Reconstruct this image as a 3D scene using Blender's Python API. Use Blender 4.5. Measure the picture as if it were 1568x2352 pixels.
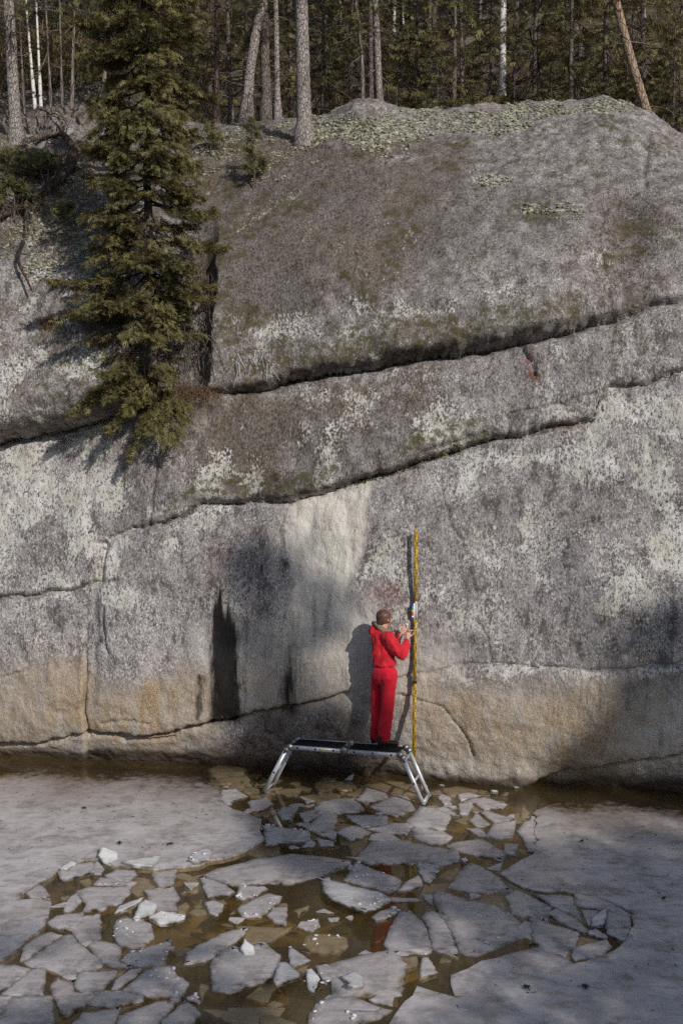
import bpy, bmesh, math, random
import numpy as np
from mathutils import Vector, Matrix, Quaternion

for _o in list(bpy.data.objects):
    bpy.data.objects.remove(_o)
scene = bpy.context.scene
COL = scene.collection

# ------------------------------------------------------------------ camera
CAM_H = 4.85
PITCH = math.radians(3.9)
FD = 2676.0                       # focal length in pixels of a 1568 x 2352 picture
cam_d = bpy.data.cameras.new('camera')
cam_d.sensor_fit = 'HORIZONTAL'
cam_d.sensor_width = 24.0
cam_d.lens = 24.0 * FD / 1568.0
cam_d.clip_start = 0.1
cam_d.clip_end = 400.0
cam = bpy.data.objects.new('camera', cam_d)
cam.location = (0, 0, CAM_H)
cam.rotation_euler = (math.radians(90) - PITCH, 0, 0)
COL.objects.link(cam)
scene.camera = cam

# ------------------------------------------------------------------ light
SUN_L = Vector((-0.62, 1.0, -0.64)).normalized()      # direction the light travels
SUN_EL = math.asin(-SUN_L.z)
SUN_AZ = math.atan2(-SUN_L.x, -SUN_L.y)               # clockwise from +Y
world = bpy.data.worlds.new('World')
scene.world = world
world.use_nodes = True
_nt = world.node_tree
_bg = _nt.nodes['Background']
_sky = _nt.nodes.new('ShaderNodeTexSky')
_sky.sky_type = 'NISHITA'
_sky.sun_disc = False
_sky.sun_elevation = SUN_EL
_sky.sun_rotation = SUN_AZ
_sky.air_density = 1.0
_sky.dust_density = 1.0
_sky.ozone_density = 1.0
_nt.links.new(_sky.outputs[0], _bg.inputs[0])
_bg.inputs[1].default_value = 0.096
sun_d = bpy.data.lights.new('sun', 'SUN')
sun_d.energy = 3.6
sun_d.angle = math.radians(0.53)
sun_d.color = (1.0, 0.935, 0.875)
sun = bpy.data.objects.new('sun', sun_d)
sun.rotation_euler = SUN_L.to_track_quat('-Z', 'Y').to_euler()
sun.location = (20, -30, 40)
COL.objects.link(sun)
scene.view_settings.view_transform = 'Standard'
scene.view_settings.look = 'None'
scene.view_settings.gamma = 1.0
scene.view_settings.use_curve_mapping = False
scene.view_settings.exposure = 0.0
scene.cycles.max_bounces = 6
scene.cycles.diffuse_bounces = 3
scene.cycles.glossy_bounces = 3
scene.cycles.transmission_bounces = 4
scene.cycles.transparent_max_bounces = 8
scene.cycles.use_denoising = False

# ------------------------------------------------------------------ helpers
C0 = np.array([0, 0, CAM_H])
CF = np.array([0, math.cos(PITCH), -math.sin(PITCH)])
CU = np.array([0, math.sin(PITCH), math.cos(PITCH)])
CR = np.array([1.0, 0, 0])
def ray(px, py):
    return CF + (px - 784) / FD * CR - (py - 1176) / FD * CU
def at_depth(px, py, Y):
    d = ray(px, py); return C0 + d * (Y / d[1])
def at_height(px, py, z):
    d = ray(px, py); return C0 + d * ((z - CAM_H) / d[2])
S = 1568.0 / 2048.0               # full photograph pixels to these pixels
def proj(p):
    q = p - C0
    w = q @ CF
    return 784 + FD * (q @ CR) / w, 1176 - FD * (q @ CU) / w

_rs = np.random.RandomState(7)
_PERM = _rs.permutation(256); _PERM = np.concatenate([_PERM, _PERM, _PERM])
_G = _rs.normal(size=(256, 3)); _G /= np.linalg.norm(_G, axis=1)[:, None]
def noise3(p):
    """gradient noise, about -0.7..0.7"""
    p = np.asarray(p, dtype=np.float64)
    i = np.floor(p).astype(np.int64); f = p - i; i &= 255
    u = f * f * f * (f * (f * 6 - 15) + 10)
    out = 0
    for dx in (0, 1):
        wx = u[:, 0] if dx else 1 - u[:, 0]
        ax = _PERM[i[:, 0] + dx]
        for dy in (0, 1):
            wy = u[:, 1] if dy else 1 - u[:, 1]
            ay = _PERM[ax + i[:, 1] + dy]
            for dz in (0, 1):
                wz = u[:, 2] if dz else 1 - u[:, 2]
                g = _G[_PERM[ay + i[:, 2] + dz]]
                dot = g[:, 0] * (f[:, 0] - dx) + g[:, 1] * (f[:, 1] - dy) + g[:, 2] * (f[:, 2] - dz)
                out = out + wx * wy * wz * dot
    return out
def fbm(p, octaves=3, gain=0.5, lac=2.03):
    p = np.asarray(p, dtype=np.float64); a, s, o = 1.0, 0, 0
    for k in range(octaves):
        s = s + a * noise3(p + 17.3 * k); a *= gain; p = p * lac
    return s
def sstep(a, b, x):
    t = np.clip((x - a) / (b - a), 0, 1); return t * t * (3 - 2 * t)

def link(o, parent=None):
    COL.objects.link(o)
    if parent is not None: o.parent = parent
    return o
def tag(o, label=None, cat=None, group=None, kind=None):
    if label: o['label'] = label
    if cat: o['category'] = cat
    if group: o['group'] = group
    if kind: o['kind'] = kind
    return o
def empty(name, loc=(0, 0, 0), rz=0.0):
    o = bpy.data.objects.new(name, None); o.empty_display_size = 0.1
    o.location = loc; o.rotation_euler = (0, 0, rz); COL.objects.link(o); return o
def mesh_np(name, V, Fc, mat, parent=None, smooth=True, attrs=None):
    """V (n,3); Fc: (m,3) or (m,4) array, or list of such arrays"""
    me = bpy.data.meshes.new(name)
    V = np.asarray(V, dtype=np.float32)
    if not isinstance(Fc, list): Fc = [Fc]
    Fc = [np.asarray(f, dtype=np.int32) for f in Fc if len(f)]
    loops = np.concatenate([f.ravel() for f in Fc])
    tot = np.concatenate([np.full(len(f), f.shape[1], dtype=np.int32) for f in Fc])
    start = np.concatenate([[0], np.cumsum(tot)[:-1]]).astype(np.int32)
    me.vertices.add(len(V)); me.vertices.foreach_set('co', V.ravel())
    me.loops.add(len(loops)); me.loops.foreach_set('vertex_index', loops)
    me.polygons.add(len(tot)); me.polygons.foreach_set('loop_start', start); me.polygons.foreach_set('loop_total', tot)
    if smooth: me.polygons.foreach_set('use_smooth', np.ones(len(tot), dtype=bool))
    me.update(calc_edges=True)
    for k, a in (attrs or {}).items():
        a = np.asarray(a, dtype=np.float32)
        if a.ndim == 1:
            at = me.attributes.new(k, 'FLOAT', 'POINT'); at.data.foreach_set('value', a)
        else:
            if a.shape[1] == 3: a = np.concatenate([a, np.ones((len(a), 1), np.float32)], 1)
            at = me.attributes.new(k, 'FLOAT_COLOR', 'POINT'); at.data.foreach_set('color', np.ascontiguousarray(a, dtype=np.float32).ravel())
    if mat: me.materials.append(mat)
    o = bpy.data.objects.new(name, me)
    return link(o, parent)
class MB:
    """collects shapes into one mesh"""
    def __init__(s): s.v = []; s.f3 = []; s.f4 = []; s.n = 0; s.t = []
    def add(s, V, F, tint=0.5):
        V = np.asarray(V, dtype=np.float64).reshape(-1, 3); F = np.asarray(F, dtype=np.int64)
        (s.f3 if F.shape[1] == 3 else s.f4).append(F + s.n)
        s.v.append(V); s.n += len(V)
        s.t.append(np.full(len(V), tint) if np.isscalar(tint) else np.asarray(tint))
    def box(s, c, size, R=None, tint=0.5):
        q = np.array([[x, y, z] for x in (-.5, .5) for y in (-.5, .5) for z in (-.5, .5)]) * np.array(size)
        if R is not None: q = q @ np.asarray(R).T
        s.add(q + np.array(c), [(0, 1, 3, 2), (4, 6, 7, 5), (0, 4, 5, 1), (2, 3, 7, 6), (0, 2, 6, 4), (1, 5, 7, 3)], tint)
    def tube(s, pts, rad, k=8, cap=True, tint=0.5, rough=0.0, seed=0):
        pts = np.asarray(pts, dtype=np.float64); n = len(pts)
        rad = np.full(n, rad) if np.isscalar(rad) else np.asarray(rad, dtype=np.float64)
        T = np.gradient(pts, axis=0); T /= np.linalg.norm(T, axis=1)[:, None] + 1e-9
        a = np.array([0.0, 0, 1]) if abs(T[0, 2]) < .9 else np.array([1.0, 0, 0])
        N = np.cross(T[0], a); N /= np.linalg.norm(N); rings = []
        th = np.linspace(0, 2 * math.pi, k, endpoint=False)
        for i in range(n):
            N = N - T[i] * (N @ T[i]); N /= np.linalg.norm(N) + 1e-9; B = np.cross(T[i], N)
            rings.append(pts[i] + rad[i] * (np.cos(th)[:, None] * N + np.sin(th)[:, None] * B))
        V = np.concatenate(rings)
        if rough > 0:
            cen = np.repeat(pts, k, 0); d = V - cen
            V = cen + d * (1 + rough * fbm(V * 6 + seed, 3))[:, None]
        F = []
        for i in range(n - 1):
            for j in range(k):
                F.append((i * k + j, i * k + (j + 1) % k, (i + 1) * k + (j + 1) % k, (i + 1) * k + j))
        s.add(V, F, tint)
        if cap:
            for i, rev in ((0, True), (n - 1, False)):
                c = pts[i]; base = rings[i]
                Fq = [(k, (j + 1) % k, j) if rev else (k, j, (j + 1) % k) for j in range(k)]
                s.add(np.concatenate([base, c[None]]), Fq, tint)
    def build(s, name, mat, parent=None, smooth=False, **kw):
        return mesh_np(name, np.concatenate(s.v), [np.concatenate(x) for x in (s.f3, s.f4) if x], mat, parent, smooth,
                       attrs={'tint': np.concatenate(s.t)}, **kw)

# ------------------------------------------------------------------ materials
class NT:
    def __init__(s, name):
        s.m = bpy.data.materials.new(name); s.m.use_nodes = True
        s.t = s.m.node_tree; s.t.nodes.clear()
        s.out = s.n('ShaderNodeOutputMaterial')
    def n(s, typ, **kw):
        nd = s.t.nodes.new(typ)
        for k, v in kw.items(): setattr(nd, k, v)
        return nd
    def put(s, inp, v):
        if isinstance(v, bpy.types.NodeSocket): s.t.links.new(v, inp)
        else: inp.default_value = v
    def math(s, op, a, b=None, clamp=False):
        nd = s.n('ShaderNodeMath', operation=op, use_clamp=clamp); s.put(nd.inputs[0], a)
        if b is not None: s.put(nd.inputs[1], b)
        return nd.outputs[0]
    def mix(s, f, a, b, blend='MIX'):
        nd = s.n('ShaderNodeMix', data_type='RGBA', blend_type=blend)
        s.put(nd.inputs[0], f); s.put(nd.inputs[6], a if not isinstance(a, tuple) else (*a, 1)); s.put(nd.inputs[7], b if not isinstance(b, tuple) else (*b, 1))
        return nd.outputs[2]
    def ramp(s, x, a, b):
        nd = s.n('ShaderNodeMapRange', interpolation_type='SMOOTHSTEP'); s.put(nd.inputs[0], x)
        s.put(nd.inputs[1], a); s.put(nd.inputs[2], b); return nd.outputs[0]
    def attr(s, name):
        nd = s.n('ShaderNodeAttribute', attribute_name=name); return nd
    def rgb(s, name):
        a = s.attr(name); sp = s.n('ShaderNodeSeparateColor'); s.t.links.new(a.outputs['Color'], sp.inputs[0]); return sp.outputs
    def coords(s, scale=(1, 1, 1), kind='Object'):
        tc = s.n('ShaderNodeTexCoord'); mp = s.n('ShaderNodeMapping'); mp.inputs['Scale'].default_value = scale
        s.t.links.new(tc.outputs[kind], mp.inputs[0]); return mp.outputs[0]
    def noise(s, co, scale, detail=3.0, rough=0.55, dist=0.0):
        nd = s.n('ShaderNodeTexNoise'); s.put(nd.inputs['Vector'], co); nd.inputs['Scale'].default_value = scale
        nd.inputs['Detail'].default_value = detail; nd.inputs['Roughness'].default_value = rough; nd.inputs['Distortion'].default_value = dist
        return nd.outputs[0]
    def voro(s, co, scale, feature='F1', out='Distance', rnd=1.0):
        nd = s.n('ShaderNodeTexVoronoi', feature=feature); s.put(nd.inputs['Vector'], co); nd.inputs['Scale'].default_value = scale
        nd.inputs['Randomness'].default_value = rnd
        return nd.outputs[out]
    def bump(s, h, strength=0.5, dist=0.02, normal=None):
        nd = s.n('ShaderNodeBump'); nd.inputs['Strength'].default_value = strength; nd.inputs['Distance'].default_value = dist
        s.put(nd.inputs['Height'], h)
        if normal is not None: s.put(nd.inputs['Normal'], normal)
        return nd.outputs[0]
    def pbr(s, col, rough=0.8, spec=0.3, metal=0.0, normal=None, **kw):
        nd = s.n('ShaderNodeBsdfPrincipled')
        s.put(nd.inputs['Base Color'], col if not isinstance(col, tuple) else (*col, 1)); s.put(nd.inputs['Roughness'], rough)
        s.put(nd.inputs['Specular IOR Level'], spec); s.put(nd.inputs['Metallic'], metal)
        if normal is not None: s.put(nd.inputs['Normal'], normal)
        for k, v in kw.items(): s.put(nd.inputs[k.replace('_', ' ')], v)
        return nd.outputs[0]
    def done(s, surf):
        s.t.links.new(surf, s.out.inputs[0]); return s.m
def simple_mat(name, col, rough=0.6, spec=0.3, metal=0.0, var=0.25, scale=30.0, bump=0.0, bdist=0.005):
    t = NT(name); co = t.coords(); n = t.noise(co, scale, 4)
    c = t.mix(t.ramp(n, .3, .7), tuple(x * (1 - var) for x in col), tuple(min(1, x * (1 + var)) for x in col))
    nm = t.bump(n, bump, bdist) if bump else None
    return t.done(t.pbr(c, rough, spec, metal, nm))
# ------------------------------------------------------------------ the cliff
def rock_material():
    t = NT('granite'); co = t.coords(); cz = t.coords((1, 1, 0.55)); cs = t.coords((1, 1, 0.13))
    A = t.rgb('mA'); B = t.rgb('mB'); Cc = t.rgb('mC')
    pale, dark, ochre = A[0], A[1], A[2]; moss, glich, brown = B[0], B[1], B[2]; wet_shade, calc, red = Cc[0], Cc[1], Cc[2]
    n1 = t.noise(co, 3.2, 5, .6); n2 = t.noise(co, 70, 3, .6); n3 = t.noise(cz, 24, 5, .68); n4 = t.noise(cz, 52, 3, .65); n5 = t.noise(co, .8, 4, .6); n6 = t.noise(cz, 38, 4, .7)
    streak = t.noise(cs, 9, 4, .6)
    # granite ground: grey with fine crystals, dark and pale grains
    base = t.mix(t.ramp(n1, .3, .7), (.225, .211, .207), (.335, .317, .311))
    base = t.mix(t.math('MULTIPLY', t.ramp(n5, .42, .62), .40), base, (.140, .120, .119))
    base = t.mix(t.math('MULTIPLY', t.ramp(n6, .50, .40), t.math('ADD', .60, t.math('MULTIPLY', t.ramp(n1, .35, .65), .38))), base, (.070, .058, .055))
    base = t.mix(t.math('MULTIPLY', t.ramp(n4, .50, .62), t.math('ADD', .52, t.math('MULTIPLY', t.ramp(n5, .6, .4), .4))), base, (.58, .56, .545))
    base = t.mix(t.math('MULTIPLY', t.ramp(n3, .56, .64), .45), base, (.11, .085, .08))
    patch = t.noise(cz, 5.5, 8, .75)
    base = t.mix(t.math('MULTIPLY', t.ramp(patch, .51, .62), .74), base, (.064, .053, .051))
    base = t.mix(t.math('MULTIPLY', t.ramp(patch, .47, .36), .40), base, (.47, .45, .44))
    bn = t.ramp(t.math('ADD', brown, t.math('MULTIPLY', t.math('SUBTRACT', t.noise(co, 5, 6, .7), .5), 1.9)), .15, .95)
    base = t.mix(t.math('MULTIPLY', bn, .80), base, t.mix(t.ramp(n6, .40, .60), t.mix(t.ramp(n1, .35, .65), (.034, .025, .014), (.056, .044, .034)), t.mix(t.ramp(n5, .35, .65), (.140, .105, .068), (.160, .142, .128))))
    # clean scoured granite near the water: fine salt-and-pepper
    fine = t.mix(t.ramp(n2, .4, .62), (.21, .18, .155), (.50, .455, .40)); fine = t.mix(t.math('MULTIPLY', t.ramp(n6, .5, .38), .35), fine, (.12, .09, .07))
    base = t.mix(t.math('MULTIPLY', calc, 1.0, True), base, t.mix(t.ramp(streak, .25, .6), fine, t.mix(.62, fine, (.80, .78, .70))))
    base = t.mix(t.math('MULTIPLY', ochre, t.ramp(t.math('ADD', streak, t.math('MULTIPLY', n1, .5)), .42, .90)), base,
                 t.mix(t.ramp(n2, .38, .64), (.175, .118, .066), (.45, .345, .225)))
    # crust lichen: pale spots whose cover grows with the mask
    sp = t.math('ADD', t.math('MULTIPLY', n3, .42), t.math('MULTIPLY', n6, .58))
    thr = t.math('SUBTRACT', .70, t.math('MULTIPLY', t.math('MINIMUM', pale, .95), .25))
    pm = t.ramp(t.math('SUBTRACT', sp, thr), -.03, .05)
    base = t.mix(t.math('MULTIPLY', pm, .90), base, t.mix(t.ramp(n1, .35, .65), (.47, .46, .39), (.60, .595, .57)))
    # moss
    mthr = t.math('SUBTRACT', .80, t.math('MULTIPLY', t.math('MINIMUM', moss, .85), .34))
    mm = t.ramp(t.math('SUBTRACT', t.math('ADD', t.math('MULTIPLY', t.noise(co, 9, 6, .7), .5), t.math('MULTIPLY', n6, .5)), mthr), -.05, .06)
    base = t.mix(t.math('MULTIPLY', mm, .93), base, t.mix(t.noise(co, 40, 2), (.028, .024, .010), (.115, .10, .030)))
    # cushions of reindeer lichen seen as crust
    gthr = t.math('SUBTRACT', .83, t.math('MULTIPLY', t.math('MINIMUM', glich, .8), .42))
    gm = t.ramp(t.math('SUBTRACT', t.noise(co, 11, 5, .62), gthr), -.03, .06)
    base = t.mix(t.math('MULTIPLY', gm, .92), base, t.mix(n2, (.26, .265, .17), (.56, .565, .42)))
    # rust coloured lichen
    base = t.mix(t.math('MULTIPLY', red, t.ramp(t.noise(co, 22, 4), .4, .6)), base, (.17, .058, .036))
    # black algae of the seeps, and softer dark bands and patches
    dk = t.ramp(t.math('ADD', dark, t.math('MULTIPLY', t.math('SUBTRACT', t.noise(cs, 26, 6, .7), .5), 1.5)), .18, 1.05)
    base = t.mix(t.math('MULTIPLY', dk, .965), base, (.012, .010, .010))
    base = t.mix(t.math('MULTIPLY', wet_shade, .75), base, t.mix(n1, (.022, .012, .008), (.055, .03, .016)))
    h = t.math('ADD', t.math('MULTIPLY', n3, 1.0), t.math('MULTIPLY', n2, .25))
    nm = t.bump(h, .8, .028)
    rough = t.math('SUBTRACT', .88, t.math('MULTIPLY', wet_shade, .45))
    return t.done(t.pbr(base, rough, .14, 0, nm))
M_ROCK = rock_material()

def pl(*pts): return np.array(pts, dtype=np.float64)
CR_A = pl((-900, 1130), (0, 1010), (100, 991), (200, 966), (262, 945), (330, 935), (400, 922), (480, 908), (560, 897), (640, 874), (740, 853), (850, 839), (950, 821), (1080, 798), (1200, 776), (1300, 757), (1380, 739), (1450, 716), (1500, 697), (1568, 690), (2400, 560))
AM_A = pl((-900, .3), (0, .30), (150, .32), (230, .26), (290, .12), (400, .03), (480, .12), (560, .20), (700, .30), (1000, .40), (1200, .36), (1350, .22), (1430, .10), (1500, .10), (1568, .05), (2400, .05))
CR_B = pl((236, 1248), (300, 1216), (345, 1205), (410, 1186), (470, 1157), (560, 1152), (640, 1148), (720, 1132), (790, 1115), (850, 1096), (900, 1081), (1000, 1046), (1100, 1013), (1200, 996), (1300, 976), (1362, 964), (1376, 925), (1400, 890), (1470, 879), (1568, 850), (2400, 640))
AM_B = pl((200, 0), (236, .05), (410, .10), (560, .16), (720, .20), (850, .20), (950, .26), (1050, .30), (1110, .22), (1180, .10), (1300, .13), (1400, .08), (2400, .08))
CR_C = pl((-900, 1420), (0, 1373), (80, 1371), (160, 1360), (232, 1339), (236, 1300), (246, 1250))
CR_D = pl((-900, 1740), (0, 1706), (100, 1698), (140, 1691), (200, 1681), (330, 1691), (460, 1666), (560, 1643), (690, 1616), (812, 1592), (905, 1559), (980, 1545), (1060, 1530), (1130, 1522), (1250, 1528), (1330, 1536), (1460, 1535), (1568, 1522), (2400, 1490))
AM_D = pl((-900, .06), (0, .06), (190, .05), (240, .10), (330, .13), (560, .15), (690, .12), (800, .06), (850, .0), (2400, 0))
LIP_D = pl((830, 0), (905, .03), (1100, .06), (1300, .06), (1568, .05), (2400, .05))      # below this part of the joint the rock stands proud
CR_F = pl((1060, 1800), (1100, 1795), (1240, 1796), (1330, 1773), (1420, 1753), (1500, 1746), (1568, 1723), (2400, 1650))
AM_F = pl((1060, 0), (1150, .06), (1240, .14), (1400, .20), (1568, .16), (2400, .1))
FINE = [  # (polyline, depth, half width)
    (pl((1010, 1092), (1014, 1130), (1024, 1170), (1034, 1203), (1060, 1240)), .03, .018),
    (pl((1202, 788), (1214, 815), (1228, 840), (1232, 862)), .05, .02),
    (pl((1168, 952), (1166, 1002)), .05, .02),
    (pl((1176, 948), (1240, 940), (1330, 915), (1366, 905)), .04, .02),
    (pl((195, 1400), (194, 1480), (197, 1560), (196, 1640), (206, 1688)), .05, .022),
    (pl((240, 1395), (233, 1440), (238, 1478), (250, 1502)), .05, .02),
    (pl((130, 1372), (128, 1395), (150, 1410), (188, 1412)), .02, .015),
    (pl((345, 1205), (348, 1150), (356, 1090), (366, 1040), (385, 985)), .04, .02),
    (pl((496, 1160), (500, 1260), (497, 1360)), .015, .02),
    (pl((910, 1592), (965, 1605), (1018, 1628), (1052, 1662), (1078, 1706), (1088, 1740)), .03, .016),
    (pl((600, 1650), (612, 1680), (648, 1702)), .04, .018),
    (pl((232, 1660), (300, 1655), (345, 1658)), .03, .015),
    (pl((235, 1688), (300, 1697), (345, 1703), (400, 1690)), .04, .018),
    (pl((1250, 1235), (1330, 1208), (1420, 1188), (1568, 1150)), .02, .02),
    (pl((1060, 1258), (1160, 1252), (1250, 1235)), .01, .018),
    (pl((1075, 1305), (1085, 1335), (1090, 1360)), .03, .018),
    (pl((1095, 1430), (1120, 1468), (1128, 1515)), .03, .018),
    (pl((1490, 310), (1478, 420), (1390, 470), (1370, 560), (1395, 640), (1400, 720)), .03, .04),
    (pl((690, 1330), (655, 1360), (648, 1420)), .02, .015),
    (pl((860, 1785), (850, 1790)), .01, .01),
    (pl((0, 1560), (60, 1540)), .03, .018),
]
def seg_dist(px, py, P):
    d2 = np.full(px.shape, 1e12)
    for a, b in zip(P[:-1], P[1:]):
        ab = b - a; L = ab @ ab + 1e-9
        lo, hi = np.minimum(a, b) - 80, np.maximum(a, b) + 80
        m = (px > lo[0]) & (px < hi[0]) & (py > lo[1]) & (py < hi[1])
        if not m.any(): continue
        x, y = px[m], py[m]
        t = np.clip(((x - a[0]) * ab[0] + (y - a[1]) * ab[1]) / L, 0, 1)
        d2[m] = np.minimum(d2[m], (x - a[0] - t * ab[0]) ** 2 + (y - a[1] - t * ab[1]) ** 2)
    return np.sqrt(d2)
def D0(x): return 16.38 - 0.2 * x
PROFILE = pl((1.4, -1.5), (.55, -.7), (.10, -.12), (-.22, .20), (-.40, .55), (-.50, 1.1), (-.52, 1.8), (-.46, 2.6), (-.33, 3.4), (-.20, 4.2), (-.10, 5.0), (.06, 5.9), (.30, 6.7), (.70, 7.5), (1.32, 8.3), (2.15, 9.0), (3.05, 9.6), (3.95, 10.05), (4.7, 10.38), (5.3, 10.55), (6.0, 10.66), (7.0, 10.72), (8.4, 10.9))
CREST = pl((-400, .1), (0, .1), (200, .1), (420, .05), (520, -.02), (700, .0), (860, .10), (960, .0), (1100, .05), (1300, .10), (1390, .08), (1440, .02), (1500, -.22), (1568, -.5), (1900, -.8))

def build_cliff():
    seg = np.hypot(*np.diff(PROFILE, axis=0).T); s = np.concatenate([[0], np.cumsum(seg)])
    st = 0.0215
    sv = np.arange(0, s[-1], st)
    # smooth the profile polyline
    yo = np.interp(sv, s, PROFILE[:, 0]); zo = np.interp(sv, s, PROFILE[:, 1])
    k = 31; ker = np.hanning(k + 2)[1:-1]; ker /= ker.sum()
    pad = lambda a: np.concatenate([2 * a[0] - a[k // 2:0:-1], a, 2 * a[-1] - a[-2:-k // 2 - 1:-1]])
    yo = np.convolve(pad(yo), ker, 'valid'); zo = np.convolve(pad(zo), ker, 'valid')
    xs = np.arange(-7.4, 7.4, st); nx, ns = len(xs), len(sv)
    X = np.tile(xs, ns); Yo = np.repeat(yo, nx); Z = np.repeat(zo, nx)
    Y = D0(X) + Yo
    P = np.stack([X, Y, Z], 1)
    px, _ = proj(P)
    up = sstep(8.0, 10.2, Z)
    Z = Z + np.interp(px, CREST[:, 0], CREST[:, 1]) * up
    # behind the crest the ground dips on the right, keeps climbing on the left
    lf = sstep(560, 300, px)
    beyond = np.clip(Yo - 5.0, 0, None)
    Z = Z - beyond * .35 * (1 - lf) + beyond * .46 * lf
    P = np.stack([X, Y, Z], 1)
    px, py = proj(P)
    dy = np.gradient(yo); dz = np.gradient(zo); nl = np.hypot(dy, dz)
    ny = np.repeat(-dz / nl, nx); nz = np.repeat(dy / nl, nx)         # outward
    nz = np.clip(nz, -1, 1)
    m = 1 / 160.0
    wob = fbm(P * 2.5, 3) * 7; wob2 = fbm(P * 9.0 + 5, 2) * 4.5 + np.floor(4 * noise3(P * 2.3 + 77) + .5) / 4 * 9 + np.floor(3 * noise3(P * 6.1 + 7) + .5) / 3 * 3.5
    qy = py + wob + wob2; qx = px + fbm(P * 2.5 + 40, 3) * 7
    h = .13 * fbm(P * np.array([.55, .55, .55]), 2) + .045 * fbm(P * 1.7 + 3, 3) + .022 * fbm(P * 5.5, 3) + .010 * noise3(P * 17) + .0055 * noise3(P * 36)
    h = np.where(py < 520, h + (.06 * fbm(P * 3.1, 3) + .03 * fbm(P * 9.1 + 3, 2)) * sstep(520, 300, py), h)
    # joint A: upper slab overhangs the middle slab
    yA = np.interp(qx, CR_A[:, 0], CR_A[:, 1]); aA = np.interp(qx, AM_A[:, 0], AM_A[:, 1])
    d = (yA - qy) * m
    jit = 1 + .35 * fbm(P * 1.4 + 9, 2)
    above = d > 0
    hA = np.where(above, aA * .62 * (1 - np.exp(-np.clip(d, 0, 9) / .075)) * np.exp(-np.clip(d, 0, 9) / 2.2),
                  -aA * .62 * np.exp(np.clip(d, -9, 0) / .55))
    hA -= .13 * np.exp(-(d / .05) ** 2) * np.clip(aA / .15, .25, 1)
    h += hA * jit
    # joint B
    yB = np.interp(qx, CR_B[:, 0], CR_B[:, 1]); aB = np.interp(qx, AM_B[:, 0], AM_B[:, 1])
    dB = (yB - qy) * m
    hB = np.where(dB > 0, aB * .75 * (1 - np.exp(-np.clip(dB, 0, 9) / .06)) * np.exp(-np.clip(dB, 0, 9) / .9), -aB * .35 * np.exp(np.clip(dB, -9, 0) / .4))
    hB -= .09 * np.exp(-(dB / .035) ** 2) * np.clip(aB / .1, 0, 1)
    h += hB * jit
    # pocket under joint B near the middle
    h -= .12 * np.exp(-((qx - 1040) / 75) ** 2 - ((qy - (yB - 14)) / 9) ** 2)
    # joint C and its small step
    dC = seg_dist(qx, qy, CR_C) * m
    h -= .10 * np.exp(-(dC / .035) ** 2)
    yC = np.interp(qx, CR_C[:5, 0], CR_C[:5, 1]); belowC = sstep(0, 16, qy - yC) * sstep(236, 215, qx) * sstep(1720, 1500, qy)
    h -= .06 * belowC
    blk = sstep(0, 10, qy - 1376) * sstep(200, 190, qx + 6 * noise3(P * 5)); h += .07 * blk
    # joint D at the foot and its right half where the lower rock is proud
    yD = np.interp(qx, CR_D[:, 0], CR_D[:, 1]); aD = np.interp(qx, AM_D[:, 0], AM_D[:, 1]); lD = np.interp(qx, LIP_D[:, 0], LIP_D[:, 1])
    dD = (yD - qy) * m
    h += np.where(dD > 0, aD * .7 * (1 - np.exp(-np.clip(dD, 0, 9) / .06)) * np.exp(-np.clip(dD, 0, 9) / .5), -aD * .2 * np.exp(np.clip(dD, -9, 0) / .3))
    h -= (.03 + .07 * np.clip(aD / .1, 0, 1)) * np.exp(-(dD / .028) ** 2) * sstep(812, 800, qx) + .03 * np.exp(-(dD / .022) ** 2) * sstep(820, 910, qx)
    h += np.where(dD < 0, lD * (1 - np.exp(np.clip(dD, -9, 0) / .08)) * np.exp(np.clip(dD, -9, 0) / .9), 0)
    # joint F, boulder at the lower right foot
    yF = np.interp(qx, CR_F[:, 0], CR_F[:, 1], left=2600); aF = np.interp(qx, AM_F[:, 0], AM_F[:, 1])
    dF = (yF - qy) * m
    h += np.where(dF > 0, aF * .55 * (1 - np.exp(-np.clip(dF, 0, 9) / .10)) * np.exp(-np.clip(dF, 0, 9) / .8), -aF * .5 * np.exp(np.clip(dF, -9, 0) / .12))
    h -= .07 * np.exp(-(dF / .03) ** 2) * np.clip(aF / .1, 0, 1)
    for poly, dep, hw in FINE:
        h -= 1.4 * dep * np.exp(-(seg_dist(qx, qy, poly) * m / hw) ** 2)
    # gully behind the spruce, and the shelf it roots on
    ex = 484 + (900 - qy) * .05 + 8 * fbm(P * 3 + 50, 2)
    g = np.where(qx < ex, 1 - np.exp(-np.clip(ex - qx, 0, 999) / 30), 0) * np.exp(-np.clip(ex - 30 - qx, 0, 999) / 70) * sstep(430, 640, qy) * sstep(925, 880, qy)
    h -= .55 * g
    shelf = np.exp(-((qx - 430) / 75) ** 2 - ((qy - 915) / 24) ** 2); h += .26 * shelf
    # hump right of the crest and rounded knob near the middle
    h += .20 * np.exp(-((qx - 830) / 60) ** 2 - ((qy - 275) / 26) ** 2) 
    h -= .12 * np.exp(-((qx - 1440) / 60) ** 2 - ((qy - 560) / 150) ** 2)
    # lumpy left shoulder
    h += (.34 * fbm(P * 1.25 + 21, 4, .55) + .10 * np.abs(fbm(P * 4 + 2, 3))) * sstep(360, 180, qx) * sstep(680, 540, qy)
    h += .48 * sstep(400, 270, qx) * sstep(430, 680, qy) * np.where(d > 0, 1 - np.exp(-np.clip(d, 0, 9) / .12), 0)
    # worn overhang at the water
    h += .10 * np.exp(-((qy - 1778) / 22) ** 2) * sstep(880, 980, qx) * sstep(1260, 1180, qx)
    h -= .16 * np.exp(-((qy - (1806)) / 9) ** 2) * sstep(880, 980, qx) * sstep(1300, 1200, qx)
    P2 = P.copy(); P2[:, 1] += ny * h; P2[:, 2] += nz * h
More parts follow.
